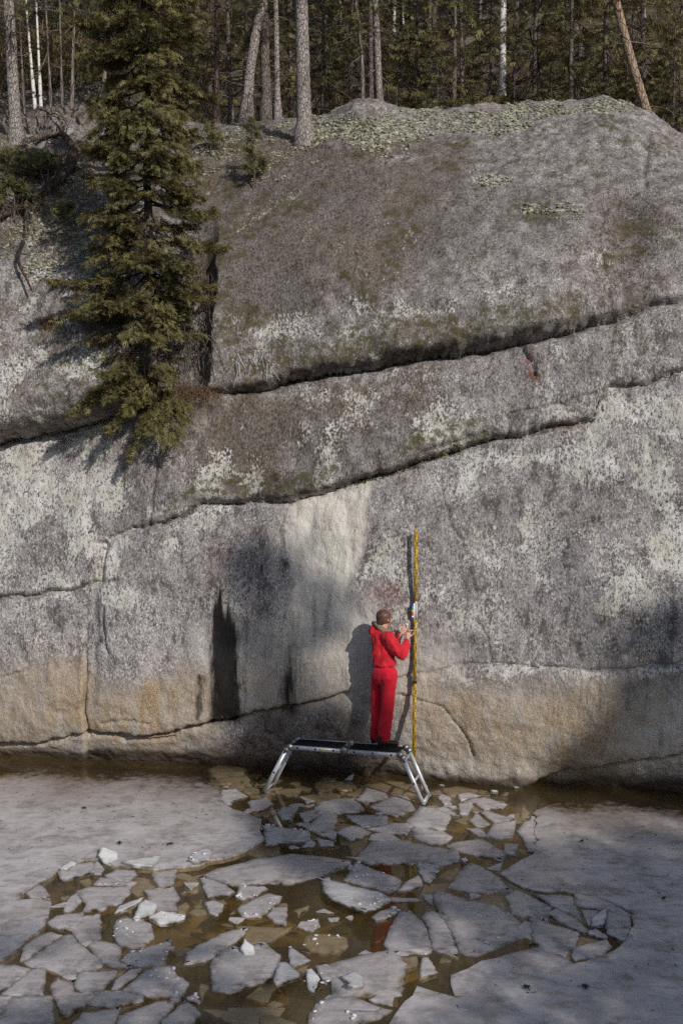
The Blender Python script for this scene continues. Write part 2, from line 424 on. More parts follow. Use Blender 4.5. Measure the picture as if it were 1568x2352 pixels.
    px, py = proj(P2); wx = px + fbm(P2 * 2.2 + 4, 3) * 22; wy = py + fbm(P2 * 2.2 + 60, 3) * 22
    nA = fbm(P2 * .9 + 2, 3); nB = fbm(P2 * 3.3 + 8, 3)
    strk = fbm(P2 * np.array([3.2, 3.2, .25]) + 30, 3)
    def blob(x, y, rx, ry, v=1.0, soft=.45):
        q = np.sqrt(((wx - x) / rx) ** 2 + ((wy - y) / ry) ** 2); return v * sstep(1 + soft, 1 - soft, q)
    bx = px + fbm(P2 * .8 + 14, 4) * 95 + 12 * nB; by = py + fbm(P2 * .8 + 34, 4) * 80 + 12 * nB
    def rect(x0, x1, y0, y1, v=1.0, s=30):
        if s >= 30:
            s *= 1.5; return v * sstep(x0 - s, x0 + s, bx) * sstep(x1 + s, x1 - s, bx) * sstep(y0 - s, y0 + s, by) * sstep(y1 + s, y1 - s, by)
        return v * sstep(x0 - s, x0 + s, wx) * sstep(x1 + s, x1 - s, wx) * sstep(y0 - s, y0 + s, wy) * sstep(y1 + s, y1 - s, wy)
    def below(curve, off, wid, x0, x1, v, s=40):          # band following a joint, 'off' pixels under it
        yc = np.interp(px, curve[:, 0], curve[:, 1]); q = (wy + 10 * nA - yc - off) / (wid * (1 + .8 * nA))
        return v * np.exp(-q ** 2) * sstep(x0 - s, x0 + s, wx) * sstep(x1 + s, x1 - s, wx)
    yA_ = np.interp(px, CR_A[:, 0], CR_A[:, 1]); yB_ = np.interp(px, CR_B[:, 0], CR_B[:, 1])
    upper = py < yA_; mid = (~upper) & (py < np.where(px < 236, 0, yB_)); low = ~(upper | mid)
    mx = np.maximum
    pale = .30 + .45 * nA + .22 * nB
    pale += np.where(upper, .03, np.where(mid, .14, .20))
    pale = mx(pale, 0)
    pale += rect(-900, 400, 1010, 1380, .26) + rect(-900, 55, 1060, 1375, .45) + rect(-900, 235, 600, 1000, .38) + rect(360, 470, 1180, 1350, .2)
    pale += rect(1420, 2400, 900, 1300, .25) + rect(880, 1420, 1050, 1500, .12) + below(CR_B, 60, 45, 960, 1568, .25) + below(CR_A, -110, 70, 560, 1400, .42) + below(CR_A, 60, 50, 880, 1300, .35)
    pale += below(CR_B, -40, 32, 380, 1150, .42) + rect(500, 640, 900, 1000, -.1)
    pale += .75 * mx(0, strk + .04) * sstep(500, 380, px) * sstep(1000, 1040, py) * sstep(1400, 1360, py) + .45 * mx(0, strk) * low
    pale += blob(1120, 425, 60, 30, .5) + rect(1050, 1350, 300, 600, -.05) + below(CR_D, 16, 16, 930, 1568, .75) + rect(980, 1240, 1755, 1785, .45, 12) + rect(900, 1250, 1490, 1520, .15)  # band under joint D paints its sunlit lip paler
    edge_ = np.interp(py, [1090, 1200, 1290, 1350, 1450], [862, 850, 824, 800, 770])
    calc = sstep(615, 690, wx + 40 * strk) * sstep(edge_ + 14, edge_ - 16, wx + 10 * nB) * sstep(0, 8, py - yB_) * sstep(1580, 1200, by) + rect(680, 830, 1360, 1640, .75, 50)
    calc = mx(calc, rect(880, 1568, 1590, 1800, .85, 50)); calc = mx(calc, rect(-900, 480, 1560, 1760, .65, 40)); calc = mx(calc, rect(830, 1060, 1480, 1700, .55, 40))
    calc = mx(calc, rect(430, 830, 1450, 1640, .5, 40))
    pale = pale * (.50 + .75 * sstep(-.22, .30, fbm(P2 * 1.5 + 91, 4, .6)))
    pale = pale * (1 - .75 * np.clip(calc, 0, 1)) + .0
    pale = np.where(py > 1480, pale * .8, pale)
    sx = px + 4 * nB + 3 * fbm(P2 * np.array([9, 9, 2.0]) + 5, 3)
    sl_ = np.interp(py, [1340, 1400, 1450, 1550, 1650], [488, 486, 488, 486, 484]); sr_ = np.interp(py, [1340, 1400, 1450, 1550, 1650], [514, 522, 532, 545, 548])
    top_ = 1392 + 150 * noise3(np.stack([P2[:, 0] * 16, 0 * px, 0 * px + 3.3], 1)) + 30 * nB
    dark = 1.12 * sstep(sl_ - 20, sl_ + 14, sx) * sstep(sr_ + 22, sr_ - 10, sx) * sstep(top_ - 40, top_ + 50, py) * sstep(1676, 1640, py + 10 * nB)
    dark += .75 * mx(0, fbm(P2 * np.array([11, 11, .35]) + 3, 2) + .05) * sstep(440, 480, px) * sstep(620, 560, px) * sstep(1200, 1420, py) * sstep(1680, 1600, py)
    dark += rect(448, 462, 1550, 1660, .8, 8) + blob(662, 1595, 22, 60, .6, .6) + rect(652, 662, 1150, 1300, .5, 5) + rect(222, 244, 1395, 1490, .55, 8) + rect(838, 850, 1180, 1330, .28, 12)
    dark += below(CR_A, -6, 14, 560, 1180, .55) + rect(60, 230, 1190, 1350, .28, 40) + rect(500, 640, 1180, 1480, .28, 50) + rect(215, 232, 1000, 1330, .25, 10) + rect(190, 480, 1460, 1560, .10, 40)  # dark band along joint A, soft darker patches on the wall
    dark += .85 * mx(0, strk - .05) * (py > 1000) * sstep(1780, 1600, py) + .25 * mx(0, strk) * upper
    dark += rect(1060, 1080, 1630, 1760, .20, 14) + rect(1380, 1400, 1540, 1640, .15, 14)
    ochre = rect(-900, 480, 1540, 1735, .75, 45) + blob(360, 1630, 45, 70, .5) + rect(900, 1480, 1580, 1770, .85, 45) + rect(600, 830, 1500, 1660, .40, 50) + rect(190, 330, 1520, 1700, .12, 30) + rect(150, 195, 1395, 1700, .12, 12)
    ochre = ochre + .25 * nA * (ochre > .05)
    moss = below(CR_B, -30, 34, 360, 800, .95) + below(CR_B, -40, 36, 880, 1130, 1.0) + below(CR_A, -55, 60, 500, 1360, .95) + rect(560, 1040, 690, 820, .35, 40) + blob(1440, 620, 60, 110, .55) + blob(1412, 800, 18, 55, .8) + blob(1478, 800, 18, 40, .75)
    moss += blob(1535, 1300, 18, 60, .6) + rect(1290, 1568, 1180, 1240, .42, 20) + blob(1050, 325, 45, 16, .8) + blob(1400, 275, 60, 30, .55) + rect(520, 620, 640, 760, .5, 25) + below(CR_B, 4, 7, 840, 1340, .9) + below(CR_B, 4, 6, 240, 470, .7) + blob(700, 300, 230, 60, .42) + rect(1040, 1140, 1000, 1040, .3, 12)
    moss += below(CR_C, 3, 6, -900, 236, .5) + np.where(py < 640, .35 * mx(0, nA + .1) * (px < 460), 0)
    brown = rect(470, 1060, 340, 640, .62, 80) + rect(420, 720, 280, 420, .65, 40) + rect(520, 700, 560, 740, .55, 40) + blob(1450, 590, 80, 140, .3) + blob(560, 1020, 60, 110, .6) + rect(400, 1000, 880, 1130, .30, 40) + rect(-900, 330, 330, 520, .55, 40) + blob(430, 920, 70, 30, .9) + rect(1180, 1568, 440, 520, .12)
    moss += np.where(upper, .80 * sstep(-.10, .35, nA + .6 * nB) + rect(480, 1000, 360, 640, .22, 50), np.where(mid, .30 * sstep(0, .4, nA + .5 * nB), 0))
    brown = np.clip(brown + .5 * nA * (brown > .05), 0, 1) + np.where(upper, .52, np.where(mid, .38, .0)) + .35 * sstep(4.2, 5.5, Yo) * sstep(700, 400, px)
    glich = below(CR_A, -3000, 1, 0, 1, 0)
    glich = glich + rect(720, 1230, 252, 310, .68, 18) + rect(1150, 1450, 228, 268, .66, 14) + rect(700, 900, 300, 340, .5, 14) + blob(1125, 418, 55, 22, .75) + rect(1195, 1345, 470, 502, .72, 10) + rect(1090, 1175, 448, 462, .6, 8) + rect(440, 720, 268, 420, .50, 30) + rect(-900, 330, 330, 640, .52, 40) + blob(900, 330, 90, 30, .5) + rect(1240, 1440, 330, 420, .25, 30) + rect(60, 230, 500, 640, .2, 25)
    glich = glich + .25 * nB * (glich > .05)
    # joint lip's sunlit rim is painted in the pale mask
    red = blob(880, 1372, 40, 36, .55, .7) + blob(952, 1332, 5, 12, .8) + blob(1225, 868, 22, 12, .8) + blob(1212, 830, 10, 30, .8) + rect(1250, 1350, 968, 985, .7, 6) + blob(905, 1345, 25, 25, .3) + rect(480, 520, 1230, 1420, .25, 12) + blob(560, 1720, 60, 30, .35)
    wl = pl((-900, 1752), (0, 1742), (180, 1738), (225, 1726), (480, 1752), (620, 1768), (850, 1778), (950, 1789), (1100, 1799), (1240, 1805), (1400, 1812), (1568, 1815), (2400, 1840))
    yw = np.interp(px, wl[:, 0], wl[:, 1]); hw = np.interp(px, [0, 200, 480, 620, 850, 950, 1240, 1400, 1568], [26, 10, 26, 46, 56, 14, 16, 40, 34])
    wet_shade = sstep(1.25, .35, (yw - py - 8 * nB) / hw)
    wet_shade = mx(wet_shade, rect(560, 850, 1620, 1800, .55, 25) * (py > yD.min()) * sstep(-4, 10, py - np.interp(px, CR_D[:, 0], CR_D[:, 1])))  # dark patch below joint D: wet rock plus painted shade under the ladder
    ochre = np.clip(ochre, 0, 1); clip = lambda a: np.clip(a, 0, 1.3)
    mA = np.stack([clip(pale), np.clip(dark, 0, 1.5), ochre], 1); mB = np.stack([clip(moss), clip(glich), clip(brown)], 1); mC = np.stack([clip(wet_shade), clip(calc), clip(red)], 1)
    # split along the joints into the separate slabs and blocks
    idx = np.arange(ns * nx).reshape(ns, nx)
    F = np.stack([idx[:-1, :-1], idx[:-1, 1:], idx[1:, 1:], idx[1:, :-1]], -1).reshape(-1, 4)
    fx, fy = qx[F].mean(1), qy[F].mean(1)
    fA = np.interp(fx, CR_A[:, 0], CR_A[:, 1]); fB = np.interp(fx, CR_B[:, 0], CR_B[:, 1]); fD = np.interp(fx, CR_D[:, 0], CR_D[:, 1]); fF = np.interp(fx, CR_F[:, 0], CR_F[:, 1], left=9999)
    gx = np.interp(fy, [300, 450, 600, 800, 920], [395, 420, 470, 480, 480])
    reg = np.full(len(F), 3)
    reg[fy < fA] = 0
    reg[(fy < fA) & (fx < gx)] = 1
    reg[(fy >= fA) & (fy < fB)] = 2
    lw = (fx < 236) | (fy < 1250 - (fx - 236) * .42)
    reg[(fy >= fA) & (fx < 380) & lw & (fy < np.interp(fx, [0, 160, 232, 240, 410], [1373, 1360, 1339, 1248, 1186]))] = 4
    reg[(reg == 3) & (fx < 197) & (fy > 1350)] = 5
    reg[(reg >= 3) & (fy > fD) & (fx < 860)] = 6
    reg[(reg == 3) & (fy > fD) & (fx >= 860)] = 7
    reg[(reg == 7) & (fy > fF)] = 8
    labels = {0: 'great rounded upper slab, brown and grey with mossy base', 1: 'lichen-white shoulder of rock left of the spruce', 2: 'sloping middle slab between two dark joints',
              3: 'broad pale wall behind the person', 4: 'pale streaked wall under the left overhang', 5: 'ochre block at lower left corner of the wall',
              6: 'low brown ledge along the waterline at left', 7: 'bulging ochre wall right of the measuring staff', 8: 'dark boulder at the foot of the wall at right'}
    root = empty('cliff', (0, 16.4, 0)); tag(root, 'grey granite cliff with lichen rising straight from the ice', kind='structure')
    hts = None
    for r in range(9):
        f = F[reg == r]
        if not len(f): continue
        u, inv = np.unique(f, return_inverse=True)
        o = mesh_np('rock_slab', P2[u], inv.reshape(-1, 4), M_ROCK, None, True, {'mA': mA[u], 'mB': mB[u], 'mC': mC[u]})
        o.parent = root; o.matrix_parent_inverse = Matrix.Translation((0, -16.4, 0)); o['label'] = labels[r]
    return P2.reshape(ns, nx, 3), xs, px.reshape(ns, nx), py.reshape(ns, nx), mB.reshape(ns, nx, 3)
CL_P, CL_X, CL_PX, CL_PY, CL_MB = build_cliff()
# picture-grid lookup: nearest cliff point for a picture position
_gx = np.clip((CL_PX / 4).astype(int), -1, 392); _gy = np.clip((CL_PY / 4).astype(int), -1, 588)
_look = np.full((589, 393), -1, dtype=np.int64)
_ok = (_gx >= 0) & (_gy >= 0)
_flat = np.arange(CL_PX.size).reshape(CL_PX.shape)
_ord = np.argsort(-CL_P[..., 1][_ok])               # nearest to the camera written last
_look[_gy[_ok][_ord], _gx[_ok][_ord]] = _flat[_ok][_ord]
CL_FLAT = CL_P.reshape(-1, 3)
def rock_at(px, py):
    j, i = int(py / 4), int(px / 4)
    for r in range(0, 12):
        w = _look[max(0, j - r):j + r + 1, max(0, i - r):i + r + 1]
        w = w[w >= 0]
        if len(w): return CL_FLAT[w[0]].copy()
    return at_depth(px, py, 17.0)
# crest as seen from the camera, per column of the picture
def ground_y_at(x, y):
    return 0.0
# ------------------------------------------------------------------ hillside, near bank, lake
def hill_z(x, y):
    x = np.asarray(x, float); y = np.asarray(y, float)
    r = y - D0(np.clip(x, -12, 12)); pxn = 784 + FD * x / np.maximum(y, 1)
    lf = sstep(560, 250, pxn)
    z0 = 9.95 + 2.45 * lf - .7 * sstep(1450, 1800, pxn)
    P = np.stack([x, y, 0 * x], -1).reshape(-1, 3)
    n = (1.1 * fbm(P * .11, 3) + .28 * fbm(P * .6 + 7, 3) + .07 * fbm(P * 2.1 + 3, 2)).reshape(x.shape)
    up = np.clip(r - 8.4, 0, None); up = np.where(up < 3, up * up / 6, up - 1.5)
    return z0 + up * .58 + n * sstep(7.5, 13, r) - .35 * sstep(8.6, 7.0, r)
def hill_material():
    t = NT('forest_floor'); co = t.coords()
    n1 = t.noise(co, .9, 5, .65); n2 = t.noise(co, 6, 5, .65); n3 = t.noise(co, 24, 4, .6); n4 = t.noise(co, 2.1, 5, .6)
    c = t.mix(t.ramp(n2, .3, .7), (.045, .032, .022), (.125, .09, .055))
    c = t.mix(t.math('MULTIPLY', t.ramp(n1, .45, .6), .7), c, t.mix(n3, (.03, .03, .012), (.085, .08, .03)))
    c = t.mix(t.math('MULTIPLY', t.ramp(t.math('ADD', n4, t.math('MULTIPLY', n3, .35)),   .74, .82), .85), c, t.mix(n3, (.12, .12, .085), (.34, .34, .26)))
    c = t.mix(t.math('MULTIPLY', t.ramp(n3, .58, .7), .55), c, (.19, .15, .11))
    return t.done(t.pbr(c, .95, .1, 0, t.bump(t.math('ADD', n3, n2), .9, .08)))
M_HILL = hill_material()
def grid_mesh(name, xs, ys, zf, mat):
    X, Y = np.meshgrid(xs, ys); Z = zf(X, Y)
    idx = np.arange(X.size).reshape(X.shape)
    F = np.stack([idx[:-1, :-1], idx[:-1, 1:], idx[1:, 1:], idx[1:, :-1]], -1).reshape(-1, 4)
    return mesh_np(name, np.stack([X, Y, Z], -1).reshape(-1, 3), F, mat)
_hx = np.concatenate([np.arange(-60, -14, 1.5), np.arange(-14, 14, .17), np.arange(14, 61, 1.5)])
_hy = np.concatenate([np.arange(20.6, 40, .2), np.arange(40, 130, 1.5)])
def _hz(X, Y):
    z = hill_z(X, Y); r = Y - D0(np.clip(X, -12, 12))
    zc = np.interp(r, PROFILE[6:, 0], PROFILE[6:, 1]) - .55 - 2 * sstep(5.5, 3.5, r)
    pxn = 784 + FD * X / Y; zc = zc - np.clip(r - 5, 0, None) * .35 * sstep(300, 560, pxn)
    return np.where(r < 8.2, np.minimum(z, zc), z)
hill = grid_mesh('hillside', _hx, _hy, _hz, M_HILL); tag(hill, 'brown forest floor climbing behind the cliff top', kind='structure')
# the cliff goes on beyond both sides of the picture, coarser
def side_cliff(sgn):
    sv = np.linspace(0, 1, 60); seg = np.hypot(*np.diff(PROFILE, axis=0).T); s = np.concatenate([[0], np.cumsum(seg)]) / seg.sum()
    yo = np.interp(sv, s, PROFILE[:, 0]); zo = np.interp(sv, s, PROFILE[:, 1])
    xs = sgn * np.arange(7.3, 30, .3); X = np.tile(xs, 60); P = np.stack([X, D0(np.clip(X, -12, 12)) + np.repeat(yo, len(xs)), np.repeat(zo, len(xs))], 1)
    P[:, 1] += .5 * fbm(P * .5, 3) * np.clip((np.abs(X) - 7.3) / 1.5, 0, 1); P[:, 2] -= .25 * np.clip((np.abs(X) - 7.3) / 2, 0, 1)
    idx = np.arange(len(P)).reshape(60, -1); F = np.stack([idx[:-1, :-1], idx[:-1, 1:], idx[1:, 1:], idx[1:, :-1]], -1).reshape(-1, 4)
    if sgn < 0: F = F[:, ::-1]
    z = np.zeros((len(P), 3)); A = z.copy(); A[:, 0] = .35
    o = mesh_np('cliff_flank', P, F, M_ROCK, None, True, {'mA': A, 'mB': z, 'mC': z}); tag(o, kind='structure')
side_cliff(1); side_cliff(-1)

def bank_z(X, Y):
    P = np.stack([X, Y, 0 * X], -1).reshape(-1, 3); n = (fbm(P * .4, 3) * .5).reshape(X.shape)
    return -1.3 + 4.5 * sstep(7.5, 1.5, Y) + np.clip(-Y, 0, 60) * .16 + n * .6
bank = grid_mesh('near_bank', np.arange(-60, 61, 1.0), np.arange(-60, 8.6, .6), bank_z, M_HILL); tag(bank, 'near shore the view is taken from', kind='structure')

def bed_material():
    t = NT('lake_bed'); co = t.coords(); n = t.noise(co, .75, 4, .6); n2 = t.noise(co, 7, 4, .6)
    c = t.mix(t.ramp(n, .40, .60), (.12, .08, .045), (.33, .24, .07)); c = t.mix(t.math('MULTIPLY', t.ramp(n2, .5, .7), .6), c, (.05, .032, .025))
    return t.done(t.pbr(c, 1.0, 0.0))
bed = grid_mesh('lake_bed', np.arange(-30, 30.1, .6), np.arange(4, 22, .6), lambda X, Y: -.42 + .1 * np.sin(X * 1.3) * np.cos(Y), bed_material()); tag(bed, 'brown lake bottom under the water', kind='structure')
def water_material():
    t = NT('brown_water'); co = t.coords()
    nm = t.bump(t.noise(co, 3.0, 2), .05, .02)
    tr = t.n('ShaderNodeBsdfTransparent'); tr.inputs[0].default_value = (.90, .82, .66, 1)
    gl = t.n('ShaderNodeBsdfGlossy'); gl.inputs['Roughness'].default_value = .05; t.put(gl.inputs['Normal'], nm); gl.inputs[0].default_value = (.9, .9, .9, 1)
    df = t.n('ShaderNodeBsdfDiffuse'); df.inputs[0].default_value = (.20, .145, .06, 1)
    ge = t.n('ShaderNodeNewGeometry'); dp = t.n('ShaderNodeVectorMath', operation='DOT_PRODUCT'); t.put(dp.inputs[0], ge.outputs['Incoming']); t.put(dp.inputs[1], nm)
    fz = t.math('ADD', .02, t.math('MULTIPLY', .98, t.math('POWER', t.math('SUBTRACT', 1.0, t.math('ABSOLUTE', dp.outputs['Value']), True), 5.0)), True)      # the same reflectance from both sides
    a = t.n('ShaderNodeMixShader'); a.inputs[0].default_value = .22; t.t.links.new(tr.outputs[0], a.inputs[1]); t.t.links.new(df.outputs[0], a.inputs[2])
    b = t.n('ShaderNodeMixShader'); t.put(b.inputs[0], fz); t.t.links.new(a.outputs[0], b.inputs[1]); t.t.links.new(gl.outputs[0], b.inputs[2])
    return t.done(b.outputs[0])
water = grid_mesh('lake_water', np.arange(-30, 30.1, 2), np.arange(2, 23, 1.0), lambda X, Y: 0 * X, water_material()); tag(water, 'brown open water between the floes', kind='structure')

def ice_material(name, sheet=False):
    t = NT(name); co = t.coords(kind='Object'); A = t.rgb('ice')          # r thinness at edge, g brightness, b brown
    n1 = t.noise(co, 1.6, 4, .6); n2 = t.noise(co, 9, 5, .6); n3 = t.noise(co, 60, 3, .6); n4 = t.noise(t.coords((1, 2.6, 1)), 3.4, 5, .68)
    c = t.mix(t.ramp(n1, .3, .7), (.47, .43, .428), (.66, .622, .625)); c = t.mix(t.math('MULTIPLY', t.ramp(n2, .5, .72), .35), c, (.62, .61, .60))
    c = t.mix(t.math('MULTIPLY', t.ramp(n4, .46, .66), .55), c, (.26, .205, .155)); c = t.mix(t.math('MULTIPLY', t.ramp(t.noise(co, 4.5, 6, .7, .4), .46, .60), .6), c, (.66, .655, .655)); c = t.mix(t.math('MULTIPLY', t.ramp(n3, .55, .7), .3), c, (.72, .71, .70))
    c = t.mix(t.math('MULTIPLY', t.ramp(t.noise(co, 17, 3, .5), .70, .78), .55), c, (.10, .07, .05))
    c = t.mix(t.math('MULTIPLY', t.ramp(t.noise(t.coords((.55, 1.7, 1)), 4.2, 4, .55, .6), .64, .72), .45), c, (.20, .15, .105)); c = t.mix(A[1], c, (.80, .80, .79)); c = t.mix(t.math('MULTIPLY', A[2], .8), c, (.20, .145, .10))
    nm = t.bump(t.math('ADD', n2, t.math('MULTIPLY', n3, .25)), .35, .02)
    b = t.pbr(c, t.math('ADD', .16, t.math('MULTIPLY', t.ramp(n2, .35, .65), .35)), .55, 0, nm)
    tr = t.n('ShaderNodeBsdfTransparent'); tr.inputs[0].default_value = (.80, .78, .72, 1)
    al = t.ramp(t.math('ADD', A[0], t.math('MULTIPLY', t.math('SUBTRACT', n2, .5), .9)), .22, .85)
    al = t.math('ADD', al, t.math('MULTIPLY', t.ramp(t.noise(co, 2.6, 5, .65, .3), .44, .70), .40), True)
    al = t.math('ADD', t.math('MULTIPLY', al, .88), .09, True)
    mx = t.n('ShaderNodeMixShader'); t.put(mx.inputs[0], al); t.t.links.new(b, mx.inputs[1]); t.t.links.new(tr.outputs[0], mx.inputs[2])
    return t.done(mx.outputs[0])
M_ICE = ice_material('ice'); 
M_SNOW = simple_mat('crusted_snow', (.62, .61, .63), .8, .2, 0, .12, 60, .4, .01)

from mathutils.geometry import tessellate_polygon
def densify(P, step, amp, rng):
    out = []
    n = len(P)
    for i in range(n):
        a, b = P[i], P[(i + 1) % n]; L = np.hypot(*(b - a)); k = max(1, int(L / step)); nrm = np.array([-(b - a)[1], (b - a)[0]]) / (L + 1e-9)
        bow = rng.normal() * amp * 2.0 * min(1, L / .6); 
        for j in range(k):
            f = j / k; o = (rng.normal() * amp if j else rng.normal() * amp * .5) + bow * math.sin(math.pi * f)
            out.append(a + (b - a) * f + nrm * o)
    return np.array(out)
def inset(P, d):
    n = len(P); out = []
    for i in range(n):
        a, b, c = P[i - 1], P[i], P[(i + 1) % n]
        e1 = (b - a) / (np.linalg.norm(b - a) + 1e-9); e2 = (c - b) / (np.linalg.norm(c - b) + 1e-9)
        n1 = np.array([-e1[1], e1[0]]); n2 = np.array([-e2[1], e2[0]]); nn = n1 + n2; L = np.linalg.norm(nn)
        out.append(b + nn / (L + 1e-9) * d * min(1.6, 2 / (L + .25)))
    return np.array(out)
def area2(P): return .5 * np.sum(P[:, 0] * np.roll(P[:, 1], -1) - np.roll(P[:, 0], -1) * P[:, 1])
def floe_mesh(name, P, top, bot, rng, bright=0, brown=0, tilt=(0, 0), step=.09, amp=.008, rim=.02, mat=None):
    """slab of ice with a worn, sloping rim; origin at its middle"""
    if area2(P) < 0: P = P[::-1]
    P = P.mean(0) + (P - P.mean(0)) * 1.11
    P = densify(P, step, amp, rng); c = P.mean(0); n = len(P)
    I1 = inset(P, rim * .45); I2 = inset(P, rim * 1.5)
    bo = inset(P, rim * .6)
    hz = lambda Q: (Q - c) @ np.array(tilt)
    th = top - bot
    ring = lambda Q, z: np.concatenate([Q - c, (z + hz(Q))[:, None]], 1)
    jz = rng.normal(size=n) * .002
    V = [ring(bo, np.full(n, bot)), ring(P, np.full(n, top - .35 * th) + jz), ring(I1, np.full(n, top - .08 * th) + jz), ring(I2, np.full(n, top) + jz)]
    F = []
    for r in range(3):
        for i in range(n):
            j = (i + 1) % n; F.append((r * n + i, r * n + j, (r + 1) * n + j, (r + 1) * n + i))
    tri = tessellate_polygon([[Vector((*q, 0)) for q in I2 - c]]); T = []
    for t in tri:
        a, b, d = t; A = I2[a]; B = I2[b]; D = I2[d]
        if (B[0] - A[0]) * (D[1] - A[1]) - (B[1] - A[1]) * (D[0] - A[0]) < 0: b, d = d, b
        T.append((3 * n + a, 3 * n + b, 3 * n + d))
    col = np.zeros((4 * n, 3)); col[:n, 0] = .5; col[n:2 * n, 0] = .66; col[2 * n:3 * n, 0] = .44; col[3 * n:, 0] = .27
    col[:, 1] = bright; col[:, 2] = brown; col[n:2 * n, 2] = np.maximum(brown, .22); col[2 * n:3 * n, 2] = np.maximum(brown, .08)
    o = mesh_np(name, np.concatenate(V), [np.array(F), np.array(T)], mat or M_ICE, None, False, {'ice': col})
    o.location = (c[0], c[1], 0)
    return o, c

RNG = np.random.RandomState(11)
OFF = {1: (0, 2480), 2: (500, 2480), 3: (0, 2772), 4: (500, 2772), 5: (1000, 2480), 6: (1000, 2772), 7: (1480, 2580), 8: (600, 2270), 9: (1100, 2270)}
def to_xy(pts, reg, z=.02):
    out = []
    for x, y in pts:
        if reg: X, Y = OFF[reg][0] + x / 2.8, OFF[reg][1] + y / 2.8
        else: X, Y = x, y
        out.append(at_height(X * S, Y * S, z)[:2])
    return np.array(out)
LEFT_SHEET = [(-700, 2300), (-300, 2296), (0, 2290), (250, 2296), (420, 2300), (560, 2306), (630, 2316), (655, 2345), (662, 2385), (672, 2412), (700, 2428), (725, 2434), (786, 2456), (779, 2491), (795, 2516), (754, 2541), (736, 2552), (700, 2566), (632, 2578), (600, 2594), (532, 2600), (461, 2607), (371, 2598), (343, 2594), (311, 2587), (293, 2576), (257, 2578), (229, 2585), (193, 2594), (175, 2612), (150, 2630), (125, 2646), (89, 2662), (64, 2680), (62, 2698), (110, 2697), (150, 2694), (150, 2726), (146, 2751), (132, 2776), (121, 2790), (71, 2833), (14, 2876), (-150, 2930), (-700, 3000)]
RIGHT_SHEET = [(1605, 2431), (1611, 2470), (1609, 2552), (1589, 2566), (1546, 2590), (1498, 2619), (1544, 2648), (1594, 2669), (1630, 2675), (1680, 2673), (1723, 2678), (1790, 2690), (1837, 2710), (1890, 2737), (1896, 2758), (1891, 2790), (1876, 2820), (1858, 2840), (1837, 2851), (1800, 2868), (1755, 2885), (1720, 2890), (1690, 2872), (1625, 2852), (1612, 2843), (1530, 2860), (1442, 2882), (1400, 2905), (1351, 2925), (1356, 2955), (1364, 2990), (1310, 2975), (1253, 2958), (1235, 2985), (1213, 3003), (1164, 3072), (1080, 3330), (2900, 3330), (2900, 2440), (2400, 2420), (2048, 2400), (1850, 2392), (1700, 2402)]
def ice_sheet(pts, label, seed):
    """big sheet, finely meshed on top so that it can thin out and sag towards the cliff"""
    rng = np.random.RandomState(seed); P = to_xy(pts, 0); 
    if area2(P) < 0: P = P[::-1]
    D = densify(P, .12, .012, rng)
    bm = bmesh.new(); vs = [bm.verts.new((*q, .016)) for q in D]; f = bm.faces.new(vs)
    r = bmesh.ops.inset_region(bm, faces=[f], thickness=.03, depth=0, use_even_offset=True)
    bmesh.ops.triangulate(bm, faces=[g for g in bm.faces if len(g.verts) > 4])
    # cut into a grid
    x0, y0 = D.min(0); x1, y1 = D.max(0)
    for x in np.arange(max(x0, -8), min(x1, 8), .25): bmesh.ops.bisect_plane(bm, geom=bm.verts[:] + bm.edges[:] + bm.faces[:], plane_co=(x, 0, 0), plane_no=(1, 0, 0))
    for y in np.arange(y0, y1, .25): bmesh.ops.bisect_plane(bm, geom=bm.verts[:] + bm.edges[:] + bm.faces[:], plane_co=(0, y, 0), plane_no=(0, 1, 0))
    be = [e for e in bm.edges if e.is_boundary]; bverts = {v for e in be for v in e.verts}
    ex = bmesh.ops.extrude_edge_only(bm, edges=be); low = [g for g in ex['geom'] if isinstance(g, bmesh.types.BMVert)]
    for v in low: v.co.z = -.05
    lows = set(low)
    V = np.array([v.co[:] for v in bm.verts]); edge = np.array([(v in bverts) or (v in lows) for v in bm.verts], float)
    me = bpy.data.meshes.new('ice_sheet'); bm.to_mesh(me); bm.free(); me.materials.append(M_ICE)
    dw = D0(V[:, 0]) - V[:, 1]                                             # metres out from the cliff
    Q = V * np.array([1, 1, 0]); w = .35 * fbm(Q * .9, 3)
    col = np.zeros((len(V), 4)); col[:, 3] = 1
    col[:, 0] = np.maximum(edge * .5, np.clip(1.05 - (dw + w * 1.6 - .35) / 1.5, 0, 1)); col[:, 2] = np.clip(1.25 - (dw + w * 2 - .2) / 2.4, 0, 1) * .8 + np.clip(.5 * fbm(Q * .5 + 3, 3), 0, .25)
    col[:, 1] = np.clip(fbm(Q * 1.5 + 9, 3) * .6, 0, .4) + .38 * np.exp(-((dw + w - 2.2) / .55) ** 2)
    a = me.attributes.new('ice', 'FLOAT_COLOR', 'POINT'); a.data.foreach_set('color', col.astype(np.float32).ravel())
    o = bpy.data.objects.new('ice_sheet', me); link(o); tag(o, label, kind='structure'); return o
ice_sheet(LEFT_SHEET, 'unbroken grey lake ice left of the ladder', 1)
ice_sheet(RIGHT_SHEET, 'unbroken grey lake ice at lower right', 2)

